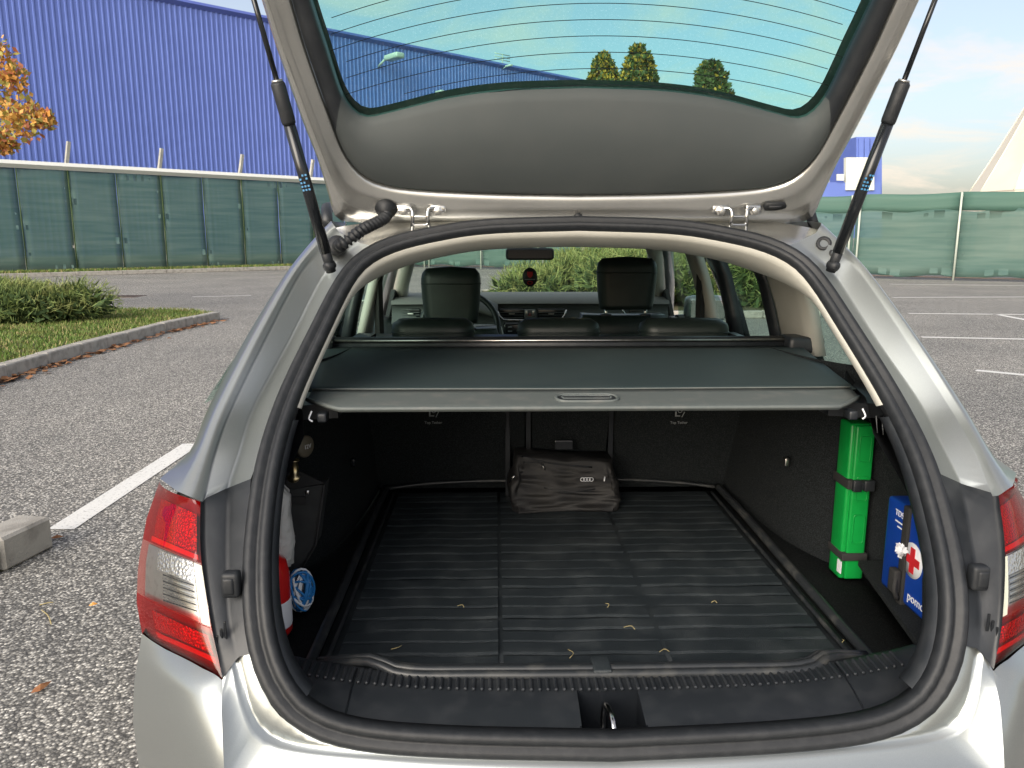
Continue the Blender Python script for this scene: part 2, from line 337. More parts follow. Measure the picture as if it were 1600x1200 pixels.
# shrub on the island
def shrub(name, c, rad, n, label, ln=.16, group=None, lobes=7):
    root = empty(name, c, label, 'shrub', group); P = []; Q = []
    for k in range(lobes):
        o = np.array([random.uniform(-.75, .75)*rad[0], random.uniform(-.7, .7)*rad[1], rad[2]*random.uniform(.35, .62)])
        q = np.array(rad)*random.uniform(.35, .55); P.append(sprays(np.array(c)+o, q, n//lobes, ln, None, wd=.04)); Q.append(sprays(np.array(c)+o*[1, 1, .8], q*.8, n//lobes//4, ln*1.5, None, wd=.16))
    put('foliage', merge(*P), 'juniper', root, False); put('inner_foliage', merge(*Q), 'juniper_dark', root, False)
    for k in range(4):
        a = random.uniform(0, 6.28); put('stem', tube([np.array(c), np.array(c)+[math.cos(a)*rad[0]*.3, math.sin(a)*rad[1]*.3, rad[2]*.5]], [.02, .008], 6), 'bark', root)
    return root
s = at_z(40, 505, .10); shrub('juniper_shrub', (s[0]-.35, s[1]+.2, .10), (1.45, 1.0, .72), 22000, 'low spreading juniper with dry tufts on the grass island', ln=.15, lobes=12)
# fallen leaves along the kerb
V, Fc = [], []
for k in range(330):
    t = random.random()**1.1; i = min(int(t*4), 3); a, b = KL[i], KL[i+1]; u = t*4-i; d = (b-a)/np.linalg.norm(b-a); nrm = np.array([d[1], -d[0], 0]); p = a+(b-a)*u+nrm*(.09+abs(random.gauss(0, .09))); p[2] = .006+random.random()*.03
    a_ = random.uniform(0, 6.28); l = random.uniform(.025, .065); e = np.array([math.cos(a_), math.sin(a_), random.uniform(-.3, .3)])*l; f = np.array([-math.sin(a_), math.cos(a_), random.uniform(-.4, .4)])*l*.6; q = len(V)
    V += [p-e, p+f, p+e, p-f]; Fc += [(q, q+1, q+2), (q, q+2, q+3)]
V = np.array(V); V[:, 2] = np.maximum(V[:, 2], .005)
obj('leaf_litter', V, Fc, 'dead_leaf', None, False, kind='stuff', label='brown fallen leaves gathered along the island kerb', cat='leaves')
def flat_leaf(px, py, l, m, label, ang):
    c = at_z(px, py, .006); a = ang; e = np.array([math.cos(a), math.sin(a), .06])*l; f = np.array([-math.sin(a), math.cos(a), .1])*l*.38; c = c+[0, 0, .006]
    P = [c-e, c-e*.4+f, c+e*.3+f*.9, c+e, c+e*.3-f*.8, c-e*.4-f]
    V = np.vstack([P, [c+[0, 0, .012]]]); V[:, 2] = np.maximum(V[:, 2], .004)
    obj('fallen_leaf', V, [(i, (i+1) % 6, 6) for i in range(6)], m, None, False, label=label, cat='leaf')
flat_leaf(65, 1076, .035, 'dead_leaf', 'long curled brown leaf lying alone on the asphalt', 1.1)
flat_leaf(146, 947, .016, 'leaf_orange', 'tiny orange leaf on the asphalt beside a pale twig', .4)
flat_leaf(90, 841, .03, 'dead_leaf', 'reddish leaf at the end of the near kerb', .2)
for (a, b, lb) in (((62, 945), (84, 941), 'short straight pale twig on the asphalt'), ((65, 953), (80, 975), 'bent pale twig on the asphalt')):
    p, q = at_z(*a, .006), at_z(*b, .006); put('twig', tube(spline([p, (p+q)/2+[.006, .004, .002], q], 6), .0022, 5), 'dry_grass', label=lb, cat='twig')
# ---------------------------------------------------------------- fences
def wall_dir(vpx): d = ray(vpx, 372.2); d[2] = 0; return d/np.linalg.norm(d)
D1 = wall_dir(2150); B1 = at_z(0, 432, 0)                       # long fence on the left
D2 = wall_dir(-1147); B2 = at_z(1600, 441, 0)                   # fence on the right
N1 = np.array([-D1[1], D1[0], 0]); N2 = np.array([-D2[1], D2[0], 0])
def along(px, py, B, Nn): return at_plane(px, py, B, Nn)
A_ = np.stack([D1[:2], -D2[:2]], 1); t1, t2 = np.linalg.solve(A_, (B2-B1)[:2])      # the corner where they meet
H1 = along(0, 255, B1, N1)[2]; H2 = along(1600, 298, B2, N2)[2]
fl = empty('screened_fence', B1, 'long tall fence with green screen and concrete posts before the blue hall', 'fence')
posts = [np.dot(along(x, y, B1, N1)-B1, D1) for x, y in ((104, 258), (248, 266), (374, 273), (486, 280))]; gap = (posts[-1]-posts[0])/3
s0 = posts[0]-3*gap; npost = int((t1-s0)/gap)+1
hp = H1
for k in range(npost+1):
    s_ = s0+k*gap
    if s_ > t1+.2: break
    p = B1+D1*s_+N1*.12
    put('post', tube([p, p+[0, 0, hp]], .11, 4), 'concrete', fl, False)
    put('post_arm', tube([p+[0, 0, hp-.05], p+D1*.16-N1*.1+[0, 0, hp+.95]], .085, 4), 'concrete', fl, False)
    for h in range(2):
        a, b = s_+h*gap/2+.02, s_+(h+1)*gap/2-.02; cols = np.linspace(a, b, 7); rows = []
        for z in np.linspace(.06, hp-.06, 9): rows.append([B1+D1*c_+N1*(.03*math.sin(c_*2.1+z*1.7)+.02*math.sin(z*5+c_))+np.array([0, 0, z]) for c_ in cols])
        put('screen_panel', shell(rows, N1*.006), 'screen', fl)
        put('seam', tube([B1+D1*(b+.02)-N1*.04+[0, 0, .05], B1+D1*(b+.02)-N1*.04+[0, 0, hp]], .022, 5), 'juniper_dark', fl)
put('top_rail', box((0, 0, 0), (1, 1, 1)), 'rail', fl, False)
rl = fl.children[-1]; bpy.data.objects.remove(rl)
a, b = B1+D1*s0-N1*.05, B1+D1*t1-N1*.05
put('top_rail', tube([a+[0, 0, hp], b+[0, 0, hp]], .14, 4), 'rail', fl, False)
fr = empty('chain_link_fence', B2, 'chain link fence with sagging green screen beside the parking bays', 'fence')
g2 = 3.2; k = 0; s_ = -14.0
while s_ < t2-.3:
    p = B2+D2*s_
    for e in (-.14, .14) if k % 2 == 0 else (0,): put('post', tube([p+D2*e+N2*.1, p+D2*e+N2*.1+[0, 0, H2]], .035, 6), 'lamp_grey', fr)
    cols = np.linspace(s_+.01, min(s_+g2-.01, t2), 9); rows = []; rows2 = []
    for z in np.linspace(.12, H2*.80, 8): rows.append([B2+D2*c_+N2*(.05*math.sin(c_*2.3+z*1.3)+.03*math.sin(z*6+c_*4))+np.array([0, 0, z+.05*math.sin(c_*3)]) for c_ in cols])
    for z in np.linspace(H2*.79, H2, 4): rows2.append([B2+D2*c_-N2*(.04+.03*math.sin(c_*3.1+z))+np.array([0, 0, z+.025*math.sin(c_*1.9+k)]) for c_ in cols])
    put('screen_panel', shell(rows, N2*.006), 'screen', fr); put('folded_top', shell(rows2, N2*.006), 'screen_top', fr)
    s_ += g2; k += 1
put('bottom_wire', tube([B2-D2*14+[0, 0, .1], B2+D2*t2+[0, 0, .1]], .02, 5), 'iron', fr)
# verge and kerb along the left fence
e0 = -6.0; off = 1.3
put('grass_verge', ([B1+D1*e0+[0, 0, .08], B1+D1*t1+[0, 0, .08], B1+D1*(t1-1)-N1*off+[0, 0, .08], B1+D1*e0-N1*off+[0, 0, .08]], [(0, 1, 2, 3)]), 'soil', smooth=False, kind='structure')
kerb([B1+D1*e0-N1*(off+.1), B1+D1*(t1-1)-N1*(off+.1)], .2, .16, 1.6)
blades('verge_grass', lambda n: [(B1+D1*random.uniform(e0, t1)-N1*random.uniform(.0, off))[:2] for _ in range(n)], 14000, .16, ['grass', 'dry_grass'], zb=.08, wd=.02, label='strip of rough grass along the foot of the long fence', cat='grass')
# ---------------------------------------------------------------- blue hall
Dw = D1; Nw = N1; W0 = B1+N1*14.0
top0 = at_plane(0, -52, W0, Nw); HW = top0[2]
hall = empty('warehouse', W0, 'huge blue corrugated metal hall behind the long green fence', 'warehouse')
sA, sB = -30.0, float(np.dot(at_plane(1005, 148, W0, Nw)-W0, Dw)); PIT = .30; per = 10
prof = []                                                      # trapezoid sheet profile, 10 ribs to a sheet
for k in range(per):
    x0 = k*PIT; prof += [(x0, 0), (x0+.17, 0), (x0+.20, .055), (x0+.27, .055), (x0+.2999, 0)]
def sheet(z0, z1):
    rows = [[Dw*x-Nw*d+np.array([0, 0, z]) for x, d in prof] for z in (z0, z1)]; return grid(rows)
me = None; nS = int((sB-sA)/(per*PIT))
for k in range(nS):
    s_ = sA+k*per*PIT
    for (z0, z1) in ((.4, HW-.15),):
        V, Fc = sheet(z0, z1); V = V+W0+Dw*s_
        put('wall_sheet', (V, Fc), 'blue_wall', hall, False)
put('plinth', ([W0+Dw*sA, W0+Dw*sB, W0+Dw*sB+[0, 0, .45], W0+Dw*sA+[0, 0, .45]], [(0, 1, 2, 3)]), 'concrete', hall, False)
put('roof_edge', merge(tube([W0+Dw*sA-Nw*.05+[0, 0, HW], W0+Dw*sB-Nw*.05+[0, 0, HW]], .2, 4)), 'blue_trim', hall, False)
put('roof', grid([[W0+Dw*sA+[0, 0, HW], W0+Dw*sB+[0, 0, HW]], [W0+Dw*sA+Nw*30+[0, 0, HW+1.5], W0+Dw*sB+Nw*30+[0, 0, HW+1.5]]]), 'rail', hall, False)
put('end_wall', grid([[W0+Dw*sB+[0, 0, .0], W0+Dw*sB+Nw*30+[0, 0, 0]], [W0+Dw*sB+[0, 0, HW], W0+Dw*sB+Nw*30+[0, 0, HW+1.5]]]), 'blue_wall', hall, False)
def wall_lamp(px, py, label, s=1.0):
    p = at_plane(px, py, W0-Nw*.1, Nw); r = empty('wall_lamp', p, label, 'lamp')
    put('bracket', tube([p+Nw*.1, p-Nw*.55*s+[0, 0, .25*s]], .06*s, 6), 'lamp_grey', r)
    V, Fc = box((0, 0, 0), (.55*s, 1.3*s, .3*s), .1*s); q = np.stack([Dw, -Nw, np.array([0, 0, 1.0])], 1); put('head', (V@q.T+p-Nw*1.0*s+Dw*.35*s+np.array([0, 0, .4*s]), Fc), 'lamp_grey', r)
wall_lamp(592, 104, 'large pale floodlight on a bracket high on the blue hall', 1.25); wall_lamp(676, 150, 'small bent bracket lamp lower on the blue hall wall', .6); wall_lamp(786, 108, 'small white floodlight at the roof edge below the antenna', .5)
p = at_plane(785, 104, W0+Nw*.6, Nw); an = empty('antenna', (p[0], p[1], HW), 'thin mast antenna on the roof edge of the blue hall', 'antenna')
hA = at_plane(785, 84, p, Nw)[2]-HW
put('mast', tube([(p[0], p[1], HW), (p[0], p[1], HW+hA)], .05, 6), 'lamp_grey', an)
for h in (.55, .75, .95): put('crossbar', tube([p*[1, 1, 0]+[0, 0, HW+hA*h]-Dw*.8, p*[1, 1, 0]+[0, 0, HW+hA*h]+Dw*.8], .04, 5), 'lamp_grey', an)
# right background: blue annex and white tent
YB = 75.0
def rect(name, x0, y0, x1, y1, m, parent, Y, dep=6):
    a, b, c_, d = at_y(x0, y1, Y), at_y(x1, y1, Y), at_y(x1, y0, Y), at_y(x0, y0, Y); put(name, prism([a, b, c_, d], (0, dep, 0)), m, parent, False)
an2 = empty('annex_building', (at_y(1340, 372, YB)[0], YB, 0), 'small blue box building with cream panel beyond the chain link fence', 'building')
rect('tower', 1338, 214, 1378, 372, 'blue_wall', an2, YB); rect('low_wall', 1225, 285, 1376, 372, 'blue_wall', an2, YB-.5, 6.2)
rect('cream_panel', 1322, 246, 1366, 297, 'panel_cream', an2, YB-.7, .5)
for x in range(1342, 1378, 9): rect('wall_sheet', x, 216, x+7.5, 246, 'blue_wall', an2, YB-.15, .1)
rect('window', 1308, 272, 1319, 282, 'panel_cream', an2, YB-.8, .2)
Yt = 60.0; ap = at_y(1680, 20, Yt); bl = at_y(1535, 300, Yt); rT = abs(bl[0]-ap[0]); tn = empty('marquee_tent', (ap[0], Yt, 0), 'tall pale canvas tent peak rising behind the chain link fence', 'tent')
tp = []
for t in np.linspace(0, 1, 14): tp.append((rT*(1-t)**1.25+.15, bl[2]+(ap[2]-bl[2])*t))
put('canopy', lathe((ap[0], Yt, 0), (0, 0, 1), tp, 12), 'tent', tn, False); put('side_wall', lathe((ap[0], Yt, 0), (0, 0, 1), [(rT+.1, 0), (rT+.1, bl[2])], 12), 'tent', tn, False)
for a in np.linspace(0, 2*math.pi, 12, endpoint=False):
    put('seam', tube([np.array([ap[0]+math.cos(a)*(r+.03), Yt+math.sin(a)*(r+.03), h]) for r, h in tp], .05, 4), 'panel_cream', tn)
# ---------------------------------------------------------------- trees
def tree(name, base, h, blobs, n, ln, mats, label, trunk=.2, wd=.3, group=None, lean=(0, 0)):
    root = empty(name, base, label, 'tree', group); base = np.array(base); top = base+[lean[0], lean[1], h*.8]
    tr = put('trunk', tube(spline([base-[0, 0, .05], base+[lean[0]*.2+.1*trunk, lean[1]*.2, h*.25], base+[lean[0]*.6, lean[1]*.6, h*.55], top], 12), np.linspace(trunk, trunk*.15, 12), 8), 'bark', root)
    P = [[] for _ in mats]
    for (c_, r_) in blobs:
        c_ = np.array(c_); s_ = base+np.array([lean[0], lean[1], 0])*.5; s_[2] = base[2]+max(h*.2, (c_[2]-base[2])*.65)
        put('limb', tube(spline([s_, (s_+c_)/2+[0, 0, .1], c_], 7), np.linspace(trunk*.35, trunk*.06, 7), 5), 'bark', tr)
        for k, (mm, fr_) in enumerate(mats): P[k].append(sprays(c_, r_, max(3, int(n*fr_/len(blobs))), ln, None, wd=wd))
    for k, (mm, fr_) in enumerate(mats): put('crown', merge(*P[k]), mm, root, False)
# autumn tree on the left: crown reaches into the frame
tb = at_z(-260, 500, 0); tY = tb[1]
bl_ = []
for (x, y, r) in ((-10, 85, .42), (-20, 135, .5), (10, 165, .55), (35, 195, .42), (20, 120, .3), (-5, 205, .5), (45, 178, .34), (-70, 100, .8), (-90, 190, .8), (-160, 40, 1.2), (-170, 150, 1.2), (-240, -40, 1.3), (-300, 100, 1.3), (70, 187, .22), (8, 225, .25), (-50, 215, .5)):
    bl_.append((at_y(x, y, tY+random.uniform(-.5, .5)), (r*.8, r*.8, r*.75)))
tree('maple_tree', (tb[0], tb[1], .1), 6.5, bl_, 3300, .105, (('leaf_orange', .55), ('leaf_olive', .27), ('leaf_red', .18)), 'autumn tree with orange and yellow leaves in front of the blue hall', .13, .36)
def far_tree(cx, ytop, wpx, Y, label, sun_gold):
    g0 = at_y(cx, 372, Y); b = (g0[0], Y, 0); H = at_y(cx, ytop, Y)[2]; rw = wpx/F*Y/2; bl = []
    for k in range(130):
        t = random.random()**.6; r = rw*(1-t)**.6*.8+.1; a = random.uniform(0, 6.28); bl.append((np.array([b[0]+math.cos(a)*r*.7, Y+math.sin(a)*r*.7, H*(.2+.78*t)]), (rw*.11, rw*.11, H*.03)))
    bl.append((np.array([b[0], Y, H*.96]), (rw*.12, rw*.12, H*.04)))
    tree('hornbeam_tree', b, H, bl, 16000, .5, (('leaf_green', 1-sun_gold), ('leaf_sun_gold', sun_gold)), label, .35, .34, 'tall trees beyond the hall')
far_tree(938, 82, 170, 95, 'slim tall tree with low-sun gold painted into its leaves next to the hall roof edge', .45)
far_tree(990, 70, 190, 93, 'broad tall tree, highest of the row beyond the hall', .30)
far_tree(1098, 95, 230, 95, 'dark green tall tree standing apart from the pair painted sun-gold', .08)
# planted island ahead of the car
hx0, hx1, hy0, hy1 = -.1, 5.6, 14.0, 19.0
kerb([(hx1, hy0-.4), (hx0-.5, hy0-.4), (hx0-.5, hy1+.5), (hx1, hy1+.5)], .15, .13, 1.0)
put('planting_bed', ([(hx0-.5, hy0-.4, .09), (hx1, hy0-.4, .09), (hx1, hy1+.5, .09), (hx0-.5, hy1+.5, .09)], [(0, 1, 2, 3)]), 'soil', smooth=False, kind='structure')
where = ['by the left end of the planted bed', 'behind the hanging freshener', 'beside the bare tree trunk', 'ahead of the passenger headrest', 'seen past the front passenger door', 'seen through the rear passenger window', 'at the far end of the bed']
for k, (hx, hy, hr) in enumerate(((.75, 15.6, .85), (1.9, 15.3, 1.1), (1.6, 17.0, 1.25), (3.1, 15.4, 1.15), (3.0, 17.2, 1.3), (4.5, 15.5, 1.3), (4.6, 17.2, 1.35))):
    shrub('juniper_hedge', (hx, hy, .09), (1.0, 1.25, hr), 9000, 'feathery green juniper ' + where[k], ln=.2, group='junipers in the planted bed', lobes=14)
tb2 = at_y(910, 412, 17.8)
tree('young_tree', (tb2[0], 17.8, .09), 4.0, [(np.array([tb2[0]+random.uniform(-.8, .8), 17.8+random.uniform(-.8, .8), 2.5+random.uniform(0, .9)]), (.55, .55, .4)) for _ in range(9)], 1500, .12, (('leaf_olive', .6), ('leaf_orange', .4)), 'young grey-trunked tree growing out of the juniper bed', .085, .36)
p = at_z(778, 412, 0); pl = empty('white_pole', p, 'thin white pole standing before the fence ahead of the car', 'pole')
put('shaft', tube([p, p+[0, 0, 3.2]], .05, 8), 'rail', pl); put('base_plate', box(p+[0, 0, .02], (.3, .3, .04), .005), 'iron', pl, False)

# ================================================================== THE CAR
car = empty('station_wagon', (0, 3.2, 0), 'silver station wagon with raised tailgate and open empty boot', 'car')
NB = 40
def lcurve(pts, off, n=NB):                                      # the relief dies out towards the roof
    k = len(pts); f_ = [1.0]*(k-3)+[.75, .4, .2] if k == 7 and off < .09 else [1.0]*k
    return spline([rear(x, y, off*q) for (x, y), q in zip(pts, f_)], n)
# --- D pillar, left half traced from below upwards (mirrored for the right)
S_ = lcurve([(250, 748), (297, 704), (326, 636), (380, 535), (442, 434), (480, 385), (517, 345)], .10)
W_ = lcurve([(313, 783), (330, 704), (354, 636), (402, 535), (456, 434), (490, 388), (522, 352)], -.045)
W0_ = lcurve([(278, 768), (308, 704), (336, 636), (388, 535), (447, 434), (484, 386), (519, 348)], .0)
G_ = lcurve([(317, 784), (335, 704), (361, 636), (410, 535), (463, 434), (496, 391), (526, 358)], -.016)
C0_ = lcurve([(322, 778), (341, 704), (367, 636), (417, 535), (470, 434), (502, 396), (531, 364)], -.032)
C1_ = lcurve([(352, 764), (372, 704), (394, 636), (448, 535), (497, 440), (522, 408), (556, 376)], .040)
F0_ = lcurve([(362, 760), (380, 704), (403, 636), (457, 535), (504, 441), (530, 410), (564, 380)], .026)
F_ = lcurve([(392, 748), (408, 704), (431, 636), (487, 535), (524, 446), (546, 414), (580, 384)], -.002)
ring = [S_, W0_, W_, G_, C0_, C1_, F0_, F_]
V, Fc = grid(ring); both('quarter_panel', V, Fc, 'silver', car)
# --- black corner trim beside the lamps
tcols = [([(313, 783), (314, 870), (331, 980), (348, 1060)], -.045), ([(317, 784), (318, 870), (335, 978), (351, 1056)], -.016), ([(322, 778), (324, 870), (338, 975), (355, 1050)], -.032), ([(352, 764), (350, 870), (353, 960), (368, 1032)], .030), ([(362, 760), (360, 870), (362, 960), (374, 1026)], .020), ([(392, 748), (384, 860), (384, 940), (395, 1021)], -.002)]
tcur = []
for pts, o0 in tcols:
    o1 = (0.0, o0, o0*.5-.006, -.012); tcur.append(spline([rear(x, y, o_) for (x, y), o_ in zip(pts, (o0, o0*.75, o0*.45-.003, -.010))], 18))
for k, rg in enumerate((W_, G_, C0_, C1_, F0_, F_)): tcur[k][0] = rg[0]
V, Fc = grid(tcur)
for sgn, o in zip((1, -1), both('corner_trim', V, Fc, 'plastic', car, label='black plastic trim between lamp and boot seal')):
    c = rear(362, 912, -.02)*[sgn, 1, 1]
    put('buffer_stop', merge(box(c, (.028, .022, .042), .006), box(c+np.array([-sgn*.002, -.008, 0]), (.018, .012, .028), .004)), 'rubber', o)
    for k in range(3): put('embossed_mark', box(rear(352-k*6, 985+k*9, -.012)*[sgn, 1, 1], (.004, .003, .03-.004*k), .001), 'plastic_gloss', o, False)
# --- tail lamps: housing and reflectors behind tinted lenses
def lamp_row(y): 
    xl = np.interp(y, [750, 810, 880, 940, 990, 1015, 1045, 1062], [250, 229, 216, 213, 222, 238, 275, 330]); xr = np.interp(y, [750, 782, 870, 980, 1060], [252, 313, 314, 330, 348]); return xl, xr
def lamp_pt(u, y, dn=0.0):
    xl, xr = lamp_row(y); x = xl+(xr-xl)*u; return rear(x, y, .15*(1-u)**1.7-.012*math.sin(math.pi*min(1, u*1.02))+dn)
def lamp_zone(y0, y1, dn, sl=0.0, u0=.0, u1=1.0, n=14, m=12):
    rows = []
    for j in range(m+1):
        r = []
        for i in range(n+1):
            u = u0+(u1-u0)*i/n; ya = y0(u) if callable(y0) else y0; yb = y1(u) if callable(y1) else y1; r.append(lamp_pt(u, ya+(yb-ya)*j/m, dn))
        rows.append(r)
    return grid(rows)
ytop = lambda u: 750+34*u; ybot = lambda u: 990+72*min(1, u*1.15)**.75
ya = lambda u: 842+38*u; yb = lambda u: 925+58*u**.9
def side(vf, s): return (np.array(vf[0])*[s, 1, 1], vf[1] if s > 0 else [tuple(reversed(f)) for f in vf[1]])
for s, lb in ((1, 'left'), (-1, 'right')):
    tl = put('tail_light', side(lamp_zone(ytop, ybot, .035), s), 'housing', car, label='red and clear tail lamp on the car corner')
    put('upper_lens', side(lamp_zone(ytop, ya, 0), s), 'lens_red', tl); put('clear_lens', side(lamp_zone(lambda u: ya(u)+1, lambda u: yb(u)-1, -.001), s), 'lens_clear', tl); put('lower_lens', side(lamp_zone(yb, ybot, 0), s), 'lens_red', tl)
    put('upper_reflector', side(lamp_zone(lambda u: ytop(u)+22, lambda u: ya(u)-12, .022, u0=.18, u1=.93), s), 'reflector_red', tl)
    put('amber_band', side(lamp_zone(lambda u: ya(u)-11, lambda u: ya(u)-3, .012, u0=.15, u1=.95), s), 'leaf_orange', tl)
    put('reversing_reflector', side(lamp_zone(lambda u: ya(u)+5, lambda u: ya(u)+36, .016, u0=.3, u1=.86), s), 'reflector', tl)
    put('clear_backing', side(lamp_zone(lambda u: ya(u)+3, lambda u: yb(u)-3, .026, u0=.12, u1=.86), s), 'steel', tl)
    for k in range(9): put('reflector_fin', side(lamp_zone(lambda u: ya(u)+40+k*5, lambda u: ya(u)+42.5+k*5, .012, u0=.38, u1=.84, n=6, m=1), s), 'chrome' if k % 2 else 'plastic_gloss', tl)
    put('white_edge', side(lamp_zone(lambda u: ya(u)+4, lambda u: yb(u)-3, .008, u0=.87, u1=.99, n=3), s), 'panel_cream', tl)
    put('lower_reflector', side(lamp_zone(lambda u: yb(u)+14, lambda u: yb(u)+44, .022, u0=.2, u1=.93), s), 'reflector_red', tl)
    put('lower_band', side(lamp_zone(lambda u: yb(u)+48, lambda u: yb(u)+58, .012, u0=.2, u1=.93, m=3), s), 'red_plastic', tl)
# --- rear bumper
nb = 30
def half(pts, off, n=nb): return spline([rear(x, y, o_) for (x, y), o_ in zip(pts, off if isinstance(off, (list, tuple)) else [off]*len(pts))], n)
def full(c):                                                     # left half, then mirrored; ends on the centre line
    c = c.copy(); c[:, 0] *= c[:, 0].min()/(c[:, 0].min()) ; k = c[-1, 0]; t = np.linspace(0, 1, len(c))**3; c[:, 0] -= k*t
    return np.vstack([c, (c[::-1][1:])*MIR])
s2 = spline([rear(x, y, o_) for (x, y), o_ in zip([(223, 990), (209, 1070), (209, 1130), (222, 1240)], [.16, .14, .13, .13])], 12)
rows = []
for t in np.linspace(0, 1, 12):
    r = []
    for u in np.linspace(0, 1, 16):
        y0 = 990+72*min(1, u*1.15)**.75; y = y0+t*(1250-y0); xl = np.interp(y, [990, 1070, 1130, 1250], [222, 209, 208, 224]); xr = np.interp(y, [1062, 1110, 1160, 1250], [348, 346, 348, 353])
        x = xl+(xr-xl)*u
        if t == 0: xl_, xr_ = np.interp(y, [750, 810, 880, 940, 990, 1015, 1045, 1062], [250, 229, 216, 213, 222, 238, 275, 330]), np.interp(y, [980, 1060], [330, 348]); x = xl_+(xr_-xl_)*u
        r.append(rear(x, y, .15*(1-u)**1.7-.014*math.sin(math.pi*u)-.004-.06*t*u**2-.03*t*(1-t)))
    rows.append(r)
L0 = full(half([(395, 1019), (408, 1070), (429, 1110), (462, 1137), (506, 1158), (582, 1168), (717, 1177), (945, 1183)], .0))
L1 = full(half([(374, 1021), (384, 1063), (397, 1110), (424, 1142), (470, 1158), (582, 1173), (717, 1182), (946, 1187)], -.004))
L1b = full(half([(370, 1023), (379, 1063), (391, 1110), (416, 1147), (466, 1166), (580, 1179), (717, 1187), (946, 1192)], .006))
L2 = full(half([(362, 1030), (372, 1075), (385, 1118), (408, 1154), (466, 1173), (580, 1184), (717, 1192), (946, 1197)], [-.002, -.006, -.012, -.016, -.016, -.016, -.016, -.016]))
L2b = full(half([(360, 1034), (368, 1080), (381, 1126), (404, 1162), (464, 1180), (580, 1191), (717, 1199), (946, 1204)], [-.004, -.006, -.010, -.014, -.014, -.014, -.014, -.014]))
cre = [np.array(r[-1]) for r in rows]; e_ = cre[-1]
L3 = full(spline([cre[0], cre[3], cre[6], cre[9], e_, e_+[.05, -.035, -.012], e_+[.18, -.06, -.016], e_+[.36, -.07, -.016], (0, e_[1]-.075, e_[2]-.016)], nb))
V, Fc = grid([L0, L1, L1b, L2, L2b, L3]); bp_ = put('rear_bumper', (V, Fc), 'silver', car)
ls = np.array(rows[-1]); V, Fc = grid(rows+[ls*[1, 1, 0]+[0, .0, .42], ls*[1, 1, 0]+[0, .01, .36]]); both('bumper_corner', V, Fc, 'silver', bp_)
V, Fc = grid([ls*[1, 1, 0]+[.0, .008, .362], ls*[1, 1, 0]+[.015, .03, .27], ls*[1, 1, 0]+[.03, .08, .2]]); both('lower_corner', V, Fc, 'plastic', bp_)
lf = np.array([r[0] for r in rows]); V, Fc = grid([lf, lf+[-.012, .12, 0], lf+[-.03, .36, 0]]); both('bumper_side', V, Fc, 'silver', bp_)
# face below the shelf, and the dark valance
face = grid([L3, L3+[0, -.006, -.03], L3*[1, 1, 0]+[0, -.01, .42], L3*[1, 1, 0]+[0, .0, .36]]); put('bumper_face', face, 'silver', bp_)
put('valance', grid([L3*[1.0, 1, 0]+[0, .0, .365], L3*[1, 1, 0]+[0, .015, .26], L3*[1, 1, 0]+[0, .08, .2]]), 'plastic', bp_)
V, Fc = grid([s2*[1, 1, 0]+[.012, 0, .37], s2*[1, 1, 0]+[.02, .02, .2], ]); both('corner_valance', V, Fc, 'plastic', bp_)
# --- weatherstrip: a double-lobed rubber section run round the opening
seal = [(905, 351), (760, 356), (672, 369), (610, 385), (567, 408), (538, 442), (503, 510), (452, 620), (421, 720), (405, 830), (402, 930), (412, 1010), (436, 1072), (478, 1118), (555, 1147), (700, 1160), (948, 1166)]
h = half(seal, .0, 70); h[:, 0] -= np.linspace(h[0, 0], h[-1, 0], 70)*(np.abs(np.linspace(-1, 1, 70))**6)
loop = np.vstack([h, (h[::-1][1:-1])*MIR]); n_ = len(loop); cen = loop.mean(0)
T = np.roll(loop, -1, 0)-np.roll(loop, 1, 0); T /= np.linalg.norm(T, axis=1)[:, None]
nz = np.array([0, 1.0, 0])-T*T[:, 1:2]; nz[:, 0] = 0
sl = np.gradient(_Y, ZT); slp = np.interp(loop[:, 2], ZT, sl); nz = np.stack([0*slp, -np.ones_like(slp), slp], 1); nz /= np.linalg.norm(nz, axis=1)[:, None]     # out of the rear face, towards the camera
inw = np.cross(nz, T); inw *= np.sign(np.sum(inw*(cen-loop), 1))[:, None]
def run(prof): return grid([[loop[i]+inw[i]*a*SW[i]+nz[i]*b for a, b in prof] for i in range(n_)], closed_u=True, closed_v=True)
SW = np.interp(loop[:, 2], [.6, .75, 1.0, 1.2, 1.38, 1.43], [1, 1.05, 1.0, .92, .85, .75])
put('weatherstrip', run([(-.020, -.010), (-.021, .008), (-.015, .016), (-.006, .016), (-.001, .010), (.003, .009), (.007, .017), (.014, .020), (.021, .015), (.023, .004), (.022, -.012)]), 'rubber', car)
# inner return of the body opening (dark plastic boot frame below, cream above)
def frame_rows(sel, prof):
    ok = [bool(sel(loop[i])) for i in range(n_)]; st = [i for i in range(n_) if ok[i] and not ok[i-1]]; P = []
    for a in st:
        idx = [a]
        while ok[(idx[-1]+1) % n_]: idx.append((idx[-1]+1) % n_)
        P.append(grid([[loop[i]+inw[i]*q*SW[i]-nz[i]*b+np.array([0, f_, 0]) for q, b, f_ in (prof(loop[i]) if callable(prof) else prof)] for i in idx]))
    return P
for p in frame_rows(lambda p: p[2] < 1.085 and p[2] > .672, [(.021, .0, 0), (.026, .003, .003), (.028, .008, .014), (.024, .012, .028), (.0, .02, .05)]): put('opening_trim', p, 'plastic', car)
PA, PB = np.array([(.021, .0, 0), (.024, .0, .0), (.027, .003, .003), (.027, .008, .010), (.018, .014, .025)]), np.array([(.021, .0, 0), (.026, .0, .0), (.036, .010, .012), (.043, .03, .04), (.030, .05, .12)])
def upper(p): t = min(1, max(0, (p[2]-1.27)/.12)); t = t*t*(3-2*t); return PA*(1-t)+PB*t
for p in frame_rows(lambda p: p[2] >= 1.085, upper): put('header_trim', p, 'cream', car)
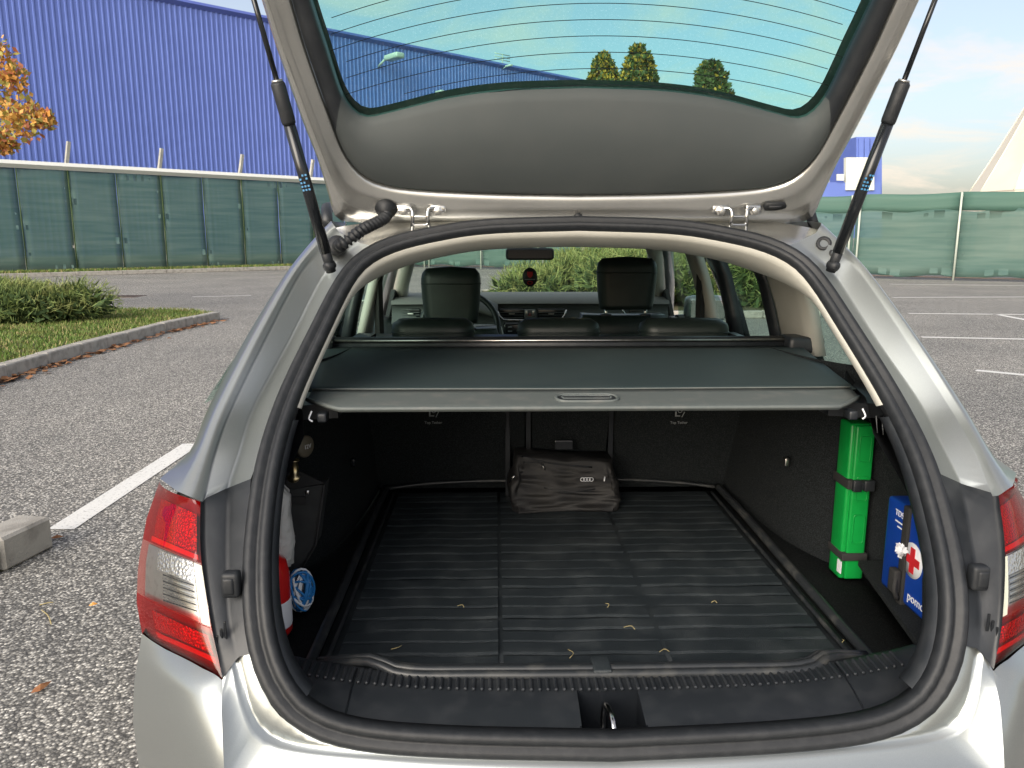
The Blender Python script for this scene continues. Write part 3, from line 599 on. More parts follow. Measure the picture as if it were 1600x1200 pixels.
p = at_y(878, 377, 1.735); mat('stain', (.20, .15, .09), .9, noise=(40, (.40, .33, .22), .4, .65))
# --- roof edge between seal and tailgate
g0 = half([(905, 343), (760, 348), (672, 360), (610, 376), (575, 388)], .004, 24); g0[:, 0] -= g0[0, 0]*np.linspace(1, 0, 24)**3
HY, HZ = 1.76, 1.425
g2_ = np.stack([np.linspace(0, -.585, 24), np.full(24, HY+.01), HZ+.012-.045*np.linspace(0, 1, 24)**3], 1); g1 = g0*.5+g2_*.5+[0, .012, -.004]
V, Fc = grid([np.vstack([a[::-1], (a[1:])*MIR]) for a in (g0, g1, g2_, g2_+[0, .012, .022])]); put('roof_gutter', (V, Fc), 'silver_inner', car)
put('gutter_plug', lathe(at_y(903, 339, 1.73), (0, -1, .2), [(.004, 0), (.009, .002), (.009, .006), (.004, .009)], 12), 'rubber', car)
# --- roof, body sides, doors, glass
ys = np.linspace(1.785, 3.75, 20)
def roof_x(y): return np.interp(y, [1.78, 2.4, 3.2, 4.3], [.585, .635, .645, .62])
def roof_z(y): return np.interp(y, [1.78, 2.2, 2.8, 3.3, 3.75], [1.462, 1.475, 1.48, 1.465, 1.42])
rows = [[np.array([roof_x(y)*a, y, roof_z(y)-.055*abs(a)**3]) for a in np.linspace(-1, 1, 17)] for y in ys]
put('roof', shell(rows, (0, 0, -.012)), 'silver', car); rows = [[np.array([roof_x(y)*.99*a, y, roof_z(y)-.055*abs(a)**3-.028]) for a in np.linspace(-1, 1, 17)] for y in np.linspace(1.83, 3.70, 20)]
put('headliner', grid(rows), 'cream', car)
for s in (1, -1): put('roof_rail', tube(spline([(s*.575, 1.85, 1.435), (s*.59, 1.95, 1.475), (s*.60, 2.8, 1.50), (s*.59, 3.5, 1.47), (s*.58, 3.6, 1.43)], 20), .013, 8), 'plastic', car)
WHY = (2.02, 4.72)
def side_x(y, z):
    x = np.interp(z, [.2, .35, .6, .8, .97], [.85, .885, .905, .895, .855]); return x*np.interp(y, [1.3, 1.6, 2.1, 4.6, 5.2, 5.65], [.88, .925, .99, 1, .955, .80])
def low(y):
    z = .22
    for c_ in WHY:
        d = abs(y-c_)
        if d < .36: z = max(z, .31+math.sqrt(.36**2-d*d))
    return z
def belt(y): return np.interp(y, [1.3, 1.6, 2.4, 4.3, 4.6, 5.65], [.93, .985, 1.015, .97, .955, .72])
def side_panel(name, y0, y1, n):
    rows = []
    for y in np.linspace(y0, y1, n):
        zb = low(y); rows.append([np.array([-side_x(y, z), y, z]) for z in np.linspace(zb, belt(y), 12)])
    V, Fc = grid(rows); return both(name, V, [tuple(reversed(f)) for f in Fc], 'silver', car)
side_panel('rear_wing', 1.34, 2.47, 30)
for nm, a, b in (('rear_door', 2.476, 3.2), ('front_door', 3.206, 4.29)):
    for s, o in zip((-1, 1), side_panel(nm, a, b, 14)): put('handle', box((s*.912, a+.14, .86), (.03, .2, .03), .01), 'silver', o)
side_panel('front_wing', 4.296, 5.64, 30)
# the upper corner from silhouette to quarter glass
U1 = S_+[-.012, .12, .0]; U2 = S_.copy(); U2[:, 1] += .26; U2[:, 0] -= .012
V, Fc = grid([S_, U1, U2]); both('d_pillar_panel', V, [tuple(reversed(f)) for f in Fc], 'silver', car)
def side_glass(name, corners, parent=car, m='glass_green'):
    (ya_, za), (yb_, zb), (yc_, zc_), (yd_, zd) = corners; rows = []
    for t in np.linspace(0, 1, 6):
        rows.append([np.array([-(.845+(roof_x(2.5)-.015-.845)*t-.02*(t-1)*t), ya_+(yb_-ya_)*q+((yd_+(yc_-yd_)*q)-(ya_+(yb_-ya_)*q))*t, za+(zb-za)*q+((zd+(zc_-zd)*q)-(za+(zb-za)*q))*t]) for q in np.linspace(0, 1, 6)])
    return both(name, *grid(rows), m, parent)
side_glass('quarter_window', [(1.72, 1.03), (2.42, 1.015), (2.42, 1.41), (1.98, 1.40)]); side_glass('rear_door_window', [(2.50, 1.01), (3.14, .995), (3.14, 1.42), (2.50, 1.42)]); side_glass('front_door_window', [(3.24, .99), (4.28, .965), (3.62, 1.40), (3.24, 1.42)])
def pillar(name, P, wy, m, inset, th=.03):
    """strip running up the side: P = (x, y, z, half width in y)"""
    rows = [[np.array([-(x-inset), y-hw, z]), np.array([-(x-inset)+.012, y-hw*.5, z]), np.array([-(x-inset)+.012, y+hw*.5, z]), np.array([-(x-inset), y+hw, z])] for x, y, z, hw in P]
    rows = [spline(r, 7) for r in rows]; return both(name, *shell(rows, (-th, 0, 0)), m, car)
pillar('c_pillar_trim', [(.70, 2.20, 1.08, .125), (.675, 2.215, 1.2, .13), (.635, 2.225, 1.32, .135), (.585, 2.22, 1.40, .16)], 0, 'cream', 0)
pillar('b_pillar_trim', [(.715, 3.16, .98, .10), (.69, 3.17, 1.1, .085), (.655, 3.19, 1.25, .075), (.60, 3.20, 1.40, .085)], 0, 'cream', 0)
pillar('b_pillar_frame', [(.845, 3.19, .98, .065), (.80, 3.19, 1.12, .06), (.73, 3.19, 1.27, .06), (.645, 3.19, 1.42, .06)], 0, 'plastic_gloss', .0)
pillar('c_pillar_frame', [(.848, 2.46, 1.0, .05), (.80, 2.46, 1.12, .05), (.73, 2.46, 1.27, .05), (.645, 2.46, 1.42, .05)], 0, 'plastic_gloss', .0)
pillar('door_frame', [(.74, 2.93, .99, .05), (.715, 2.93, 1.12, .045), (.68, 2.94, 1.26, .045), (.62, 2.95, 1.40, .05)], 0, 'plastic', .0)
pillar('rear_door_frame', [(.74, 2.44, 1.0, .035), (.71, 2.44, 1.12, .035), (.67, 2.44, 1.26, .035), (.60, 2.44, 1.40, .04)], 0, 'plastic', .0)
for s in (-1, 1):
    put('a_pillar', tube([(s*.80, 4.42, .98), (s*.735, 4.12, 1.16), (s*.655, 3.82, 1.33), (s*.60, 3.66, 1.415)], [.045, .042, .04, .045], 8), 'silver', car)
    put('a_pillar_trim', tube([(s*.735, 4.36, .98), (s*.675, 4.06, 1.16), (s*.60, 3.78, 1.32), (s*.56, 3.66, 1.385)], [.05, .042, .04, .045], 8), 'cream', car)
    put('roof_side_trim', tube([(s*.565, 1.86, 1.39), (s*.60, 2.5, 1.405), (s*.605, 3.2, 1.405), (s*.575, 3.66, 1.375)], .03, 8), 'cream', car)
    put('door_top_trim', shell([[(s*.82, y, 1.0-.01*(y-2.4)), (s*.74, y, 1.0-.01*(y-2.4)), (s*.70, y, .95), (s*.70, y, .5)] for y in np.linspace(2.36, 4.25, 8)], (s*.01, 0, -.005)), 'leather', car)
    put('seat_belt', tube([(s*.66, 3.16, 1.32), (s*.655, 3.13, 1.15), (s*.65, 3.10, .95), (s*.64, 3.05, .7)], [.018]*4, 4), 'webbing', car, False)
    mr = put('door_mirror', box((s*.94, 4.10, 1.03), (.22, .11, .14), .04), 'silver', car); put('mirror_glass', box((s*.94, 4.043, 1.03), (.18, .006, .10), .002), 'chrome', mr, False); put('stalk', box((s*.84, 4.12, .975), (.10, .06, .04), .012), 'plastic', mr)
    put('mirror_triangle', prism([(s*.735, 4.00, 1.0), (s*.735, 4.26, .985), (s*.70, 4.08, 1.12), (s*.70, 4.00, 1.14)], (s*.02, 0, 0)), 'plastic', car, False)
wr = [[np.array([a*(.60+.16*t), 3.70+.72*t+.10*t*(1-abs(a)**2), 1.405-.44*t-.03*t*t]) for a in np.linspace(-1, 1, 13)] for t in np.linspace(0, 1, 8)]
put('windscreen', grid(wr), 'glass_screen', car)
put('screen_header', tube([(a*.58, 3.69+.02*(1-a*a), 1.385) for a in np.linspace(-1, 1, 9)], .026, 8), 'cream', car)
bn = [[np.array([a*np.interp(y, [4.45, 5.2, 5.66], [.80, .76, .62]), y, np.interp(y, [4.45, 5.2, 5.66], [.955, .90, .72])+.04*(1-a*a)]) for a in np.linspace(-1, 1, 13)] for y in np.linspace(4.45, 5.66, 9)]
put('bonnet', shell(bn, (0, 0, -.02)), 'silver', car)
put('front_bumper', shell([[np.array([a*.72, 5.66+.05*(1-a*a)-.0*z, z]) for a in np.linspace(-1, 1, 9)] for z in (.74, .6, .4, .22)], (0, -.03, 0)), 'silver', car)
put('underbody', box((0, 3.35, .30), (1.56, 4.3, .1), .02), 'plastic', car, False)
for s in (-1, 1):
    for y in WHY:
        wh = put('wheel', lathe((s*.78, y, .315), (s, 0, 0), [(.05, .0), (.2, .0), (.21, .09), (.2, .11), (.05, .105)], 28), 'steel', car)
        put('tyre', lathe((s*.78, y, .315), (s, 0, 0), [(.205, -.08), (.29, -.09), (.315, -.06), (.315, .08), (.29, .11), (.21, .105)], 28), 'tyre', wh)
        for k in range(5):
            a = k*2*math.pi/5; put('spoke', box((s*.892, y+math.cos(a)*.11, .315+math.sin(a)*.11), (.02, .2, .045), .008, (-a if False else a, 'X')), 'steel', wh)
# --- boot floor, side trims and seat back
zf = .592
path = [(1.18, .56), (1.24, .585), (1.30, .66), (1.42, .715), (1.60, .735), (1.70, .71), (1.76, .70), (1.80, .655), (1.95, .60), (2.15, .575), (2.43, .56)]
pp = spline([(y, x, 0) for y, x in path], 44)
put('boot_floor', shell([[(-.70, y, zf), (0, y, zf), (.70, y, zf)] for y in np.linspace(1.26, 2.46, 8)], (0, 0, -.02)), 'carpet', car)
def wx(y): return float(np.interp(y, pp[:, 0], pp[:, 1]))
wallr = [[np.array([-(wx(max(y, float(Yr(zf+(1.10-zf)*t))+.06))-.05*t*max(0, min(1, (1.75-y)/.2))), max(y, float(Yr(zf+(1.10-zf)*t))+.06), zf+.004+(1.10-zf)*t]) for y, x, _ in pp] for t in np.linspace(0, 1, 8)]
bsd = both('boot_side_trim', *grid(wallr), 'carpet', car)
for s, o in zip((-1, 1), bsd):
    put('shelf', prism([(s*.56, 1.19, .652 if s > 0 else .60), (s*.68, 1.25, .652 if s > 0 else .60), (s*.73, 1.66, .652 if s > 0 else .60), (s*.66, 1.66, .652 if s > 0 else .60), (s*.60, 1.30, .652 if s > 0 else .60)], (0, 0, .012)), 'carpet', o, False)
    put('upper_ledge', shell([[(s*.50, y, 1.085-.012), (s*.72, y, 1.06)] for y in (1.52, 1.8, 2.2)], (0, 0, -.03)), 'plastic', o, False)
    put('corner_cladding', grid([[np.array([s*x, y, z]) for x, y, z in r] for r in ([(.565, 1.50, 1.085), (.545, 1.42, 1.03), (.565, 1.34, .96), (.59, 1.26, .87)], [(.62, 1.72, 1.085), (.64, 1.62, 1.01), (.675, 1.50, .92), (.69, 1.38, .87)], [(.66, 1.80, 1.09), (.70, 1.72, 1.0), (.70, 1.55, .93), (.70, 1.40, .87)])]), 'plastic', o)
    for k in range(3): put('vent_slit', tube([at_y(1369+9*k, 650, 1.50)*[s, 1, 1], at_y(1371+9*k, 676+3*k, 1.50)*[s, 1, 1]], .0012, 4), 'grey_print', o)
    put('lashing_eye', box(at_x(1228, 721, .578)*[1, 1, 1] if s > 0 else at_x(552, 722, -.562), (.012, .02, .022), .003), 'steel' if s > 0 else 'plastic_gloss', o)
c = at_x(474, 697, -.628); so = put('power_socket_cap', lathe(c, (1, -.55, 0), [(.002, 0), (.026, 0), (.026, .008), (.022, .012), (.002, .012)], 20), 'tan', car)
xd = np.array([.55, 1, 0]); text('12V', .014, c+np.array([1, -.55, 0])*.0118-xd*.010-[0, 0, .004], xd, (0, 0, 1), 'white_print', so)
# seat back carpet, split 60/40 by hinge strips
def sb(z): return 2.40-.22*(z-.6)/.5
for nm, x0, x1 in (('seat_back_carpet', -.60, -.150), ('seat_back_carpet', -.140, -.092), ('armrest_hatch', -.070, .165), ('seat_back_carpet', .185, .60)):
    o = put(nm, shell([[np.array([x0+(x1-x0)*a, sb(z)+.012*(1-(2*a-1)**8)*0, z]) for a in np.linspace(0, 1, 6)] for z in np.linspace(.60, 1.10, 5)], (0, .03, 0)), 'carpet', car, False)
    if nm == 'armrest_hatch':
        c = at_y(881, 695, sb(.86)-.006); put('hatch_latch', merge(box(c, (.056, .012, .03), .003), box(c+[0, -.006, .009], (.044, .004, .003)), box(c+[0, -.006, .001], (.044, .004, .002))), 'plastic_gloss', o, False)
    if abs(x1-x0) > .3 :
        s = at_y(678 if x0 < 0 else 1062, 655, sb(1.0)-.003)
        text('Top Tether', .011, s+[-.028, 0, -.014], (1, 0, 0), (0, 0, 1), 'grey_print', o)
        put('tether_pictogram', merge(box(s+[-.012, 0, .016], (.004, .001, .016)), box(s+[-.006, 0, .010], (.014, .001, .003)), tube([s+np.array([math.cos(a)*.006, 0, .026+math.sin(a)*.006]) for a in np.linspace(0, 6.28, 13)[:-1]], .001, 4, closed=True), tube([s+[.006, 0, .006], s+[.014, 0, .022]], .0012, 4)), 'grey_print', o, False)
for x in (-.145, -.081, .175): put('gap_strip', box((x, 2.33, .85), (.014, .05, .5)), 'plastic_gloss', car, False)
put('seat_back_backing', shell([[(-.62, sb(z)+.04, z), (.62, sb(z)+.04, z)] for z in (.55, 1.1)], (0, .08, 0)), 'leather', car, False)
# --- boot sill trim with grip ribs and striker
xs = np.linspace(-.50, .50, 41)
def sill_row(y, z, bow): return [np.array([x, y+bow*(x/.5)**2+.05*max(0, abs(x)-.40)/.1*0, z+.02*(x/.5)**4]) for x in xs]
SR = [(1.300, .585, .01), (1.285, .600, .01), (1.268, .628, .012), (1.245, .634, .016), (1.205, .632, .022), (1.165, .628, .03), (1.125, .620, .035), (1.095, .604, .036), (1.085, .585, .036)]
x0h, x1h = at_y(907, 1130, 1.14)[0], at_y(1006, 1130, 1.14)[0]
def sill_part(a, b, rows):
    q = np.linspace(a, b, max(4, int((b-a)/.02))); return grid([[np.array([x, y+bw*(x/.5)**2, z+.02*(x/.5)**4]) for x in q] for y, z, bw in rows])
sill = put('sill_trim', merge(sill_part(-.585, x0h, SR), sill_part(x0h, x1h, SR[:5]), sill_part(x1h, .585, SR)), 'plastic', car)
put('striker_recess', merge(*[prism(P, t) for P, t in (([(x0h, 1.205, .632), (x1h, 1.205, .632), (x1h, 1.20, .56), (x0h, 1.20, .56)], (0, .004, 0)), ([(x0h, 1.08, .56), (x1h, 1.08, .56), (x1h, 1.205, .56), (x0h, 1.205, .56)], (0, 0, -.004)), ([(x0h, 1.08, .56), (x0h, 1.205, .56), (x0h, 1.205, .632), (x0h, 1.10, .615)], (-.003, 0, 0)), ([(x1h, 1.08, .56), (x1h, 1.205, .56), (x1h, 1.205, .632), (x1h, 1.10, .615)], (.003, 0, 0)))]), 'plastic_gloss', sill, False)
xm = (x0h+x1h)/2-.003
put('striker', tube(spline([(xm-.004, 1.19, .565), (xm-.004, 1.185, .612), (xm, 1.165, .622), (xm+.004, 1.13, .612), (xm+.004, 1.115, .565)], 18), .0055, 8), 'chrome', sill)
gr = []
for k in range(76):
    x = -.535+k*1.07/75; bw = (x/.5)**2; gr.append(box((x, 1.222+.02*bw, .6345+.02*(x/.5)**4), (.0065, .046, .006), .002, seg=1))
put('grip_ribs', merge(*gr), 'plastic', sill, False, kind='stuff')
for x in (-.43, .43): put('sill_joint', tube([(x, y+bw*(x/.5)**2, z+.02*(x/.5)**4+.001) for y, z, bw in SR[3:8]], .0016, 4), 'plastic_gloss', sill)
# --- luggage cover
ce = [at_y(x, y, 1.425) for x, y in ((472, 612), (474, 626), (505, 636), (600, 640), (780, 643), (940, 644))]
zr = ce[3][2]; yF = 2.12; zF = at_y(900, 541, yF)[2]
yK = 1.56; zK = at_y(900, 608, yK)[2]
def cov(x, t):   # t 0 rear edge .. .136 fold .. 1 front roller
    y, z = (1.425+(yK-1.425)*t/.136, zr+(zK-zr)*t/.136) if t <= .136 else (yK+(yF-yK)*(t-.136)/.864, zK+(zF-zK)*(t-.136)/.864)
    return np.array([x, y, z-.006*math.sin(math.pi*t)*(1-abs(x)/.8)])
hw = .555; yfl = at_y(900, 610, 1.55)[1]
def flap_w(t): return hw
xs_ = np.linspace(-1, 1, 41)
rows = []
for t in np.linspace(.135, 1, 12): rows.append([cov(a*(hw+.12*t), t) for a in xs_])
lc = put('luggage_cover', shell(rows, (0, 0, -.003)), 'cover_fabric', car, label='grey roll-out luggage cover drawn over the boot')
rows = []
for t in np.linspace(0, .136, 6): rows.append([cov(a*(hw+.004), t)+np.array([0, (.10*max(0, abs(a)-.86)/.14)**1.0*(abs(a)-.86 > 0)*(.136-t)/.136*.9, .0015]) for a in xs_])
fp = put('flap', shell(rows, (0, 0, -.006)), 'cover_flap', lc)
put('flap_edge', tube(rows[0], .0045, 6), 'cover_flap', lc); put('fold_line', tube([r+np.array([0, 0, .0015]) for r in rows[-1]], .0018, 5), 'cover_flap', lc)
c = at_plane(939, 624, cov(0, .06), np.array([0, -(zK-zr), yK-1.425])); u = np.array([1.0, 0, 0]); v_ = np.array([0, yK-1.425, zK-zr]); v_ /= np.linalg.norm(v_)
c = np.array([0.0, c[1], c[2]+.003])
put('pull_handle', merge(tube(rrect(c, u, v_, .122, .048, .02), .0035, 6, closed=True), tube(rrect(c+v_*.004, u, v_, .098, .018, .006), .0025, 5, closed=True)), 'cover_flap', lc)
put('handle_recess', prism(rrect(c, u, v_, .112, .04, .016), (0, 0, .001)), 'plastic', lc, False)
put('cassette', tube([(-.70, yF+.03, zF+.0), (.70, yF+.03, zF+.0)], .024, 12), 'plastic', lc); put('cassette_edge', tube([(-.69, yF+.004, zF+.016), (.69, yF+.004, zF+.016)], .004, 6), 'steel', lc)
for s in (-1, 1):
    put('end_cap', box((s*.68, yF+.01, zF+.005), (.10, .09, .045), .012), 'plastic', lc)
    put('side_clip', box((s*.515, 1.455, zr-.02), (.018, .03, .018), .004), 'plastic', lc); put('hook', tube(spline([(s*.535, 1.45, zr-.008), (s*.54, 1.445, zr-.022), (s*.532, 1.44, zr-.026)], 6), .0018, 5), 'white_print', lc)
# --- seats
def headrest(c, w_, h_, d_, parent, name='headrest', lean=.12):
    rows = []
    for t in np.linspace(0, 1, 12):
        ww = w_*(.90+.12*math.sin(math.pi*min(1, t*.62)))*(1-.10*(max(0, t-.78)/.22)**2) if t < 1 else w_*.84; dd = d_*(1-.4*(max(0, t-.8)/.2)**2)
        rows.append(rrect(np.array(c)+[0, -lean*t*h_*0+lean*(t)*.0, h_*t], (1, 0, 0), (0, 1, 0), ww, dd, dd*.42, 6))
    V, Fc = grid(rows, closed_u=True); n = len(rows[0]); topc = len(V); V = np.vstack([V, [np.array(c)+[0, 0, h_*1.035]]]); Fc += [(len(rows)*n-n+j, len(rows)*n-n+(j+1) % n, topc) for j in range(n)]+[tuple(range(n-1, -1, -1))]
    o = put(name, (V, Fc), 'leather', parent)
    k = rows[8]; put('piping', tube(k*1.0, .0028, 5, closed=True), 'leather', o); return o
rs = put('rear_bench', shell([[np.array([a*.66, 2.47+.05*abs(a)**4, z]) for a in np.linspace(-1, 1, 15)] for z in (.5, .8, 1.04, 1.075)], (0, .16, 0)), 'leather', car)
for (x0, x1) in ((612, 739), (810, 936), (1002, 1138)):
    a, b = at_y(x0, 512, 2.40), at_y(x1, 512, 2.40); zt = at_y((x0+x1)/2, 497, 2.40)[2]; headrest(((a[0]+b[0])/2, 2.42, zt-.145), abs(b[0]-a[0]), .14, .12, rs)
for (x0, x1, yt, ybm, yy) in ((657, 751, 420, 506, 3.25), (934, 1028, 404, 484, 3.25)):
    a, b = at_y(x0, 470, yy), at_y(x1, 470, yy); zt, zb = at_y(x0, yt, yy)[2], at_y(x0, ybm, yy)[2]; xc = (a[0]+b[0])/2; wseat = .50
    fs = put('front_seat', shell([[np.array([xc+q*wseat/2*np.interp(z, [.4, .8, 1.06], [1, 1, .72]), yy+.02-.0+.06*abs(q)**3, z]) for q in np.linspace(-1, 1, 11)] for z in (.45, .7, .9, 1.0, zb-.03)], (0, .12, 0)), 'leather', car)
    headrest((xc, yy+.05, zb), abs(b[0]-a[0])*.98, zt-zb, .11, fs)
    for q in (-.085, .085): put('headrest_post', tube([(xc+q, yy+.05, zb-.07), (xc+q, yy+.05, zb+.03)], .008, 8), 'chrome', fs); put('post_sleeve', box((xc+q, yy+.05, zb-.028), (.045, .04, .012), .004), 'plastic', fs)
    put('cushion', box((xc, yy+.42, .48), (.5, .55, .16), .05), 'leather', fs)
# --- dashboard
zD = at_y(830, 461, 4.15)[2]
dr_ = [[np.array([a*.72, y-.05*(a*a), z]) for a in np.linspace(-1, 1, 17)] for y, z in ((4.55, zD-.01), (4.3, zD+.0), (4.10, zD-.004), (4.03, zD-.02), (4.02, zD-.035))]
da = put('dashboard', grid(dr_), 'dash', car)
fc = [[np.array([a*.72, y-.05*(a*a), z]) for a in np.linspace(-1, 1, 17)] for y, z in ((4.03, zD-.036), (4.05, zD-.04), (4.04, zD-.11), (3.98, zD-.15), (3.97, zD-.30), (4.05, zD-.5))]
put('fascia', grid(fc), 'trim_panel', da)
def dpx(x, y, Y=4.0): return at_y(x, y, Y)
for (x0, x1) in ((627, 657), (780, 819), (840, 882), (984, 1012)):
    a, b = dpx(x0, 482, 4.01), dpx(x1, 498, 4.01); vt = put('air_vent', box((a+b)/2+[0, .012, 0], (abs(b[0]-a[0]), .03, abs(a[2]-b[2])), .004), 'plastic_gloss', da)
    for k in range(4): put('louvre', box(((a+b)/2)[0:3]*[1, 1, 0]+[0, -.006, b[2]+(k+.5)*(a[2]-b[2])/4], (abs(b[0]-a[0])*.94, .012, .003)), 'trim_panel', vt, False)
    put('vent_tab', box((a+b)/2+[0, -.014, 0], (.03, .008, .005), .002), 'steel', vt, False)
a = dpx(828, 490, 3.99); hz = put('hazard_panel', box(a, (.058, .02, .044), .004), 'dash', da); put('hazard_triangle', tube([a+[math.cos(t)*.008, -.012, math.sin(t)*.008-.006] for t in (math.pi/2, math.pi*7/6, math.pi*11/6)], .0015, 4, closed=True), 'red_print', hz)
for q in (-.018, .018): put('hazard_button', box(a+[q, -.01, .004], (.012, .006, .026), .002), 'steel', hz)
put('centre_stack', box(dpx(832, 521, 3.965), (.30, .03, .115), .012), 'plastic_gloss', da); put('stack_trim', tube([dpx(x, y, 3.95) for x, y in ((775, 500), (783, 512), (790, 540), (792, 570))], .005, 6), 'steel', da)
for k in range(4): put('stack_button', box(dpx(797, 511+k*6.5, 3.945), (.022, .006, .004), .001), 'grey_print', da, False)
for pts in (((777, 486), (784, 498), (800, 500), (872, 500), (885, 484)), ((972, 484), (985, 498), (1015, 500))): put('chrome_strip', tube(spline([dpx(x, y, 3.985) for x, y in pts], 16), .005, 6), 'chrome', da)
# steering wheel
cS = dpx(718, 512, 3.68); th = np.linspace(0, 2*math.pi, 36, endpoint=False); ax = np.array([0, -math.cos(R(25)), math.sin(R(25))]); uy = np.array([0, math.sin(R(25)), math.cos(R(25))])
sw = put('steering_wheel', tube([cS+np.array([1.0, 0, 0])*math.cos(t)*.185+uy*math.sin(t)*.18 for t in th], .015, 10, closed=True), 'leather', car)
put('hub', lathe(cS+ax*-.02, ax, [(.01, 0), (.075, 0), (.07, .03), (.01, .045)], 20), 'plastic', sw)
for t in (0, math.pi, -math.pi/2): put('spoke', tube([cS, cS+np.array([1.0, 0, 0])*math.cos(t)*.18+uy*math.sin(t)*.175], .016, 6), 'steel', sw)
for x in (-.36,): put('instrument_hood', shell([[np.array([x+q*.19, y, zD+.012-.05*q*q-(.05 if y < 3.95 else 0)]) for q in np.linspace(-1, 1, 9)] for y in (3.9, 3.98, 4.1)], (0, 0, -.02)), 'dash', da)
# interior mirror
cM = at_y(828, 397, 3.78); rm = put('rear_view_mirror', box(cM, (.235, .035, .058), .02, seg=3), 'plastic', car); put('mirror_face', box(cM+[0, -.0185, 0], (.215, .003, .042), .001), 'plastic_gloss', rm, False); put('mirror_stem', tube([cM+[0, .02, .02], cM+[0, .05, .055]], .016, 8), 'plastic', rm)
put('toll_tag', box(cM+[.06, .03, .02], (.02, .01, .05), .003), 'grey_print', rm, False)
cA = at_y(828, 433, 3.765); af = empty('air_freshener', cA, 'small black oval tag with red shield hanging from the inside mirror', 'air freshener')
put('tag', lathe(cA-[0, .002, 0], (0, 1, 0), [(.01, 0), (.036, 0), (.036, .004), (.01, .004)], 24), 'plastic', af); 
for ch in af.children: ch.scale = (1, 1, 1.28)
put('cord', tube([cA+[0, 0, .045], cA+[0, 0, .085]], .0018, 5), 'white_cord', af)
sh = [(-.014, .026), (.014, .026), (.014, .010), (.009, .002), (0, -.003), (-.009, .002), (-.014, .010)]
put('shield', prism([cA+[x, -.0035, z] for x, z in sh], (0, .001, 0)), 'red_print', af, False); text('RACING', .011, cA+[-.023, -.0035, -.014], (1, 0, 0), (0, 0, 1), 'white_print', af) if False else None
put('white_dash_line', box(cA+[0, -.0033, -.011], (.05, .001, .004)), 'grey_print', af, False); put('red_mark', tube([cA+np.array([math.cos(t)*.012, -.0035, -.027+math.sin(t)*.007]) for t in np.linspace(0, 6.28, 13)[:-1]], .0016, 4, closed=True), 'red_print', af)

# ------------------------------------------------------------------ raised tailgate
P0 = np.array([0, HY, HZ]); dv = np.array([0, -.555, .832]); dn = np.array([0, -.832, -.555])       # up along the gate; out of its inner face
def tg(px, py, o=0.0): return at_plane(px, py, P0+dn*o, dn)
def ext(P, L_): q = P[0]-P[1]; q = q/np.linalg.norm(q); return np.vstack([P[0]+q*L_, P])
nt_ = 60
def tcurve(pts, o=0.0, up=.30):
    P = np.array([tg(x, y, o) for x, y in pts]); P = ext(P, up); c = spline(P, nt_); t = np.linspace(0, 1, nt_); c[:, 0] -= c[-1, 0]*t**8
    return np.vstack([c, c[::-1][1:]*MIR])
outer = [(409, 0), (430, 68), (452, 131), (475, 195), (496, 248), (512, 300), (524, 338), (548, 347), (640, 348), (760, 347), (905, 345)]
ridge = [(420, 0), (441, 68), (464, 131), (487, 195), (508, 250), (526, 296), (550, 320), (600, 333), (680, 338), (780, 338), (905, 337)]
r2 = [(428, 0), (449, 68), (472, 131), (496, 195), (518, 250), (540, 288), (570, 308), (620, 320), (690, 327), (780, 328), (905, 328)]
r3 = [(446, 0), (465, 65), (486, 124), (508, 182), (531, 240), (556, 276), (590, 296), (640, 306), (700, 312), (780, 316), (905, 318)]
inner = [(456, 0), (474, 62), (494, 122), (515, 180), (540, 242), (570, 275), (606, 289), (650, 295), (712, 299), (790, 302), (905, 304)]
gl = [(486, 0), (498, 38), (509, 71), (520, 107), (533, 145), (549, 171), (572, 184), (610, 177), (700, 155), (790, 143), (905, 139)]
cO, cR, c2, c3, cI, cG = tcurve(outer, -.02), tcurve(ridge, .014), tcurve(r2, -.004), tcurve(r3, .026), tcurve(inner, .004), tcurve(gl, -.006)
cOut = cO+dn*-.05
tgate = put('tailgate', grid([cOut, cO, cR, c2, c3, cI]), 'silver_inner', car, label='raised silver tailgate with grey inner panel and tinted window')
cI2 = tcurve(inner, .012)
cMid = tcurve([tuple(np.array(a)*.55+np.array(b)*.45) for a, b in zip(inner, gl)], .020)
cM2 = tcurve([tuple(np.array(a)*.12+np.array(b)*.88) for a, b in zip(inner, gl)], .012)
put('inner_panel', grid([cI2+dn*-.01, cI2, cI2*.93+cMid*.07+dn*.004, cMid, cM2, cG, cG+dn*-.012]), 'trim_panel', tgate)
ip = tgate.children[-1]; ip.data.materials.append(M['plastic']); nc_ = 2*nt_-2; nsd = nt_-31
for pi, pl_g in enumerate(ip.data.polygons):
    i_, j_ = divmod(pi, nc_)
    if i_ >= 2 and (j_ < nsd or j_ >= nc_-nsd): pl_g.material_index = 1  # side faces darker: shade on the grey trim put into colour, plus glass frit
gz = grid([cG+dn*-.004, np.array([[x*.0, y, z] for x, y, z in cG])+dn*-.004]) ; put('rear_window', gz, 'glass_rear', tgate, False)
put('outer_skin', grid([cOut, cOut*.9+cG*.1+dn*-.05, cG+dn*-.045]), 'silver', tgate)
wires = []
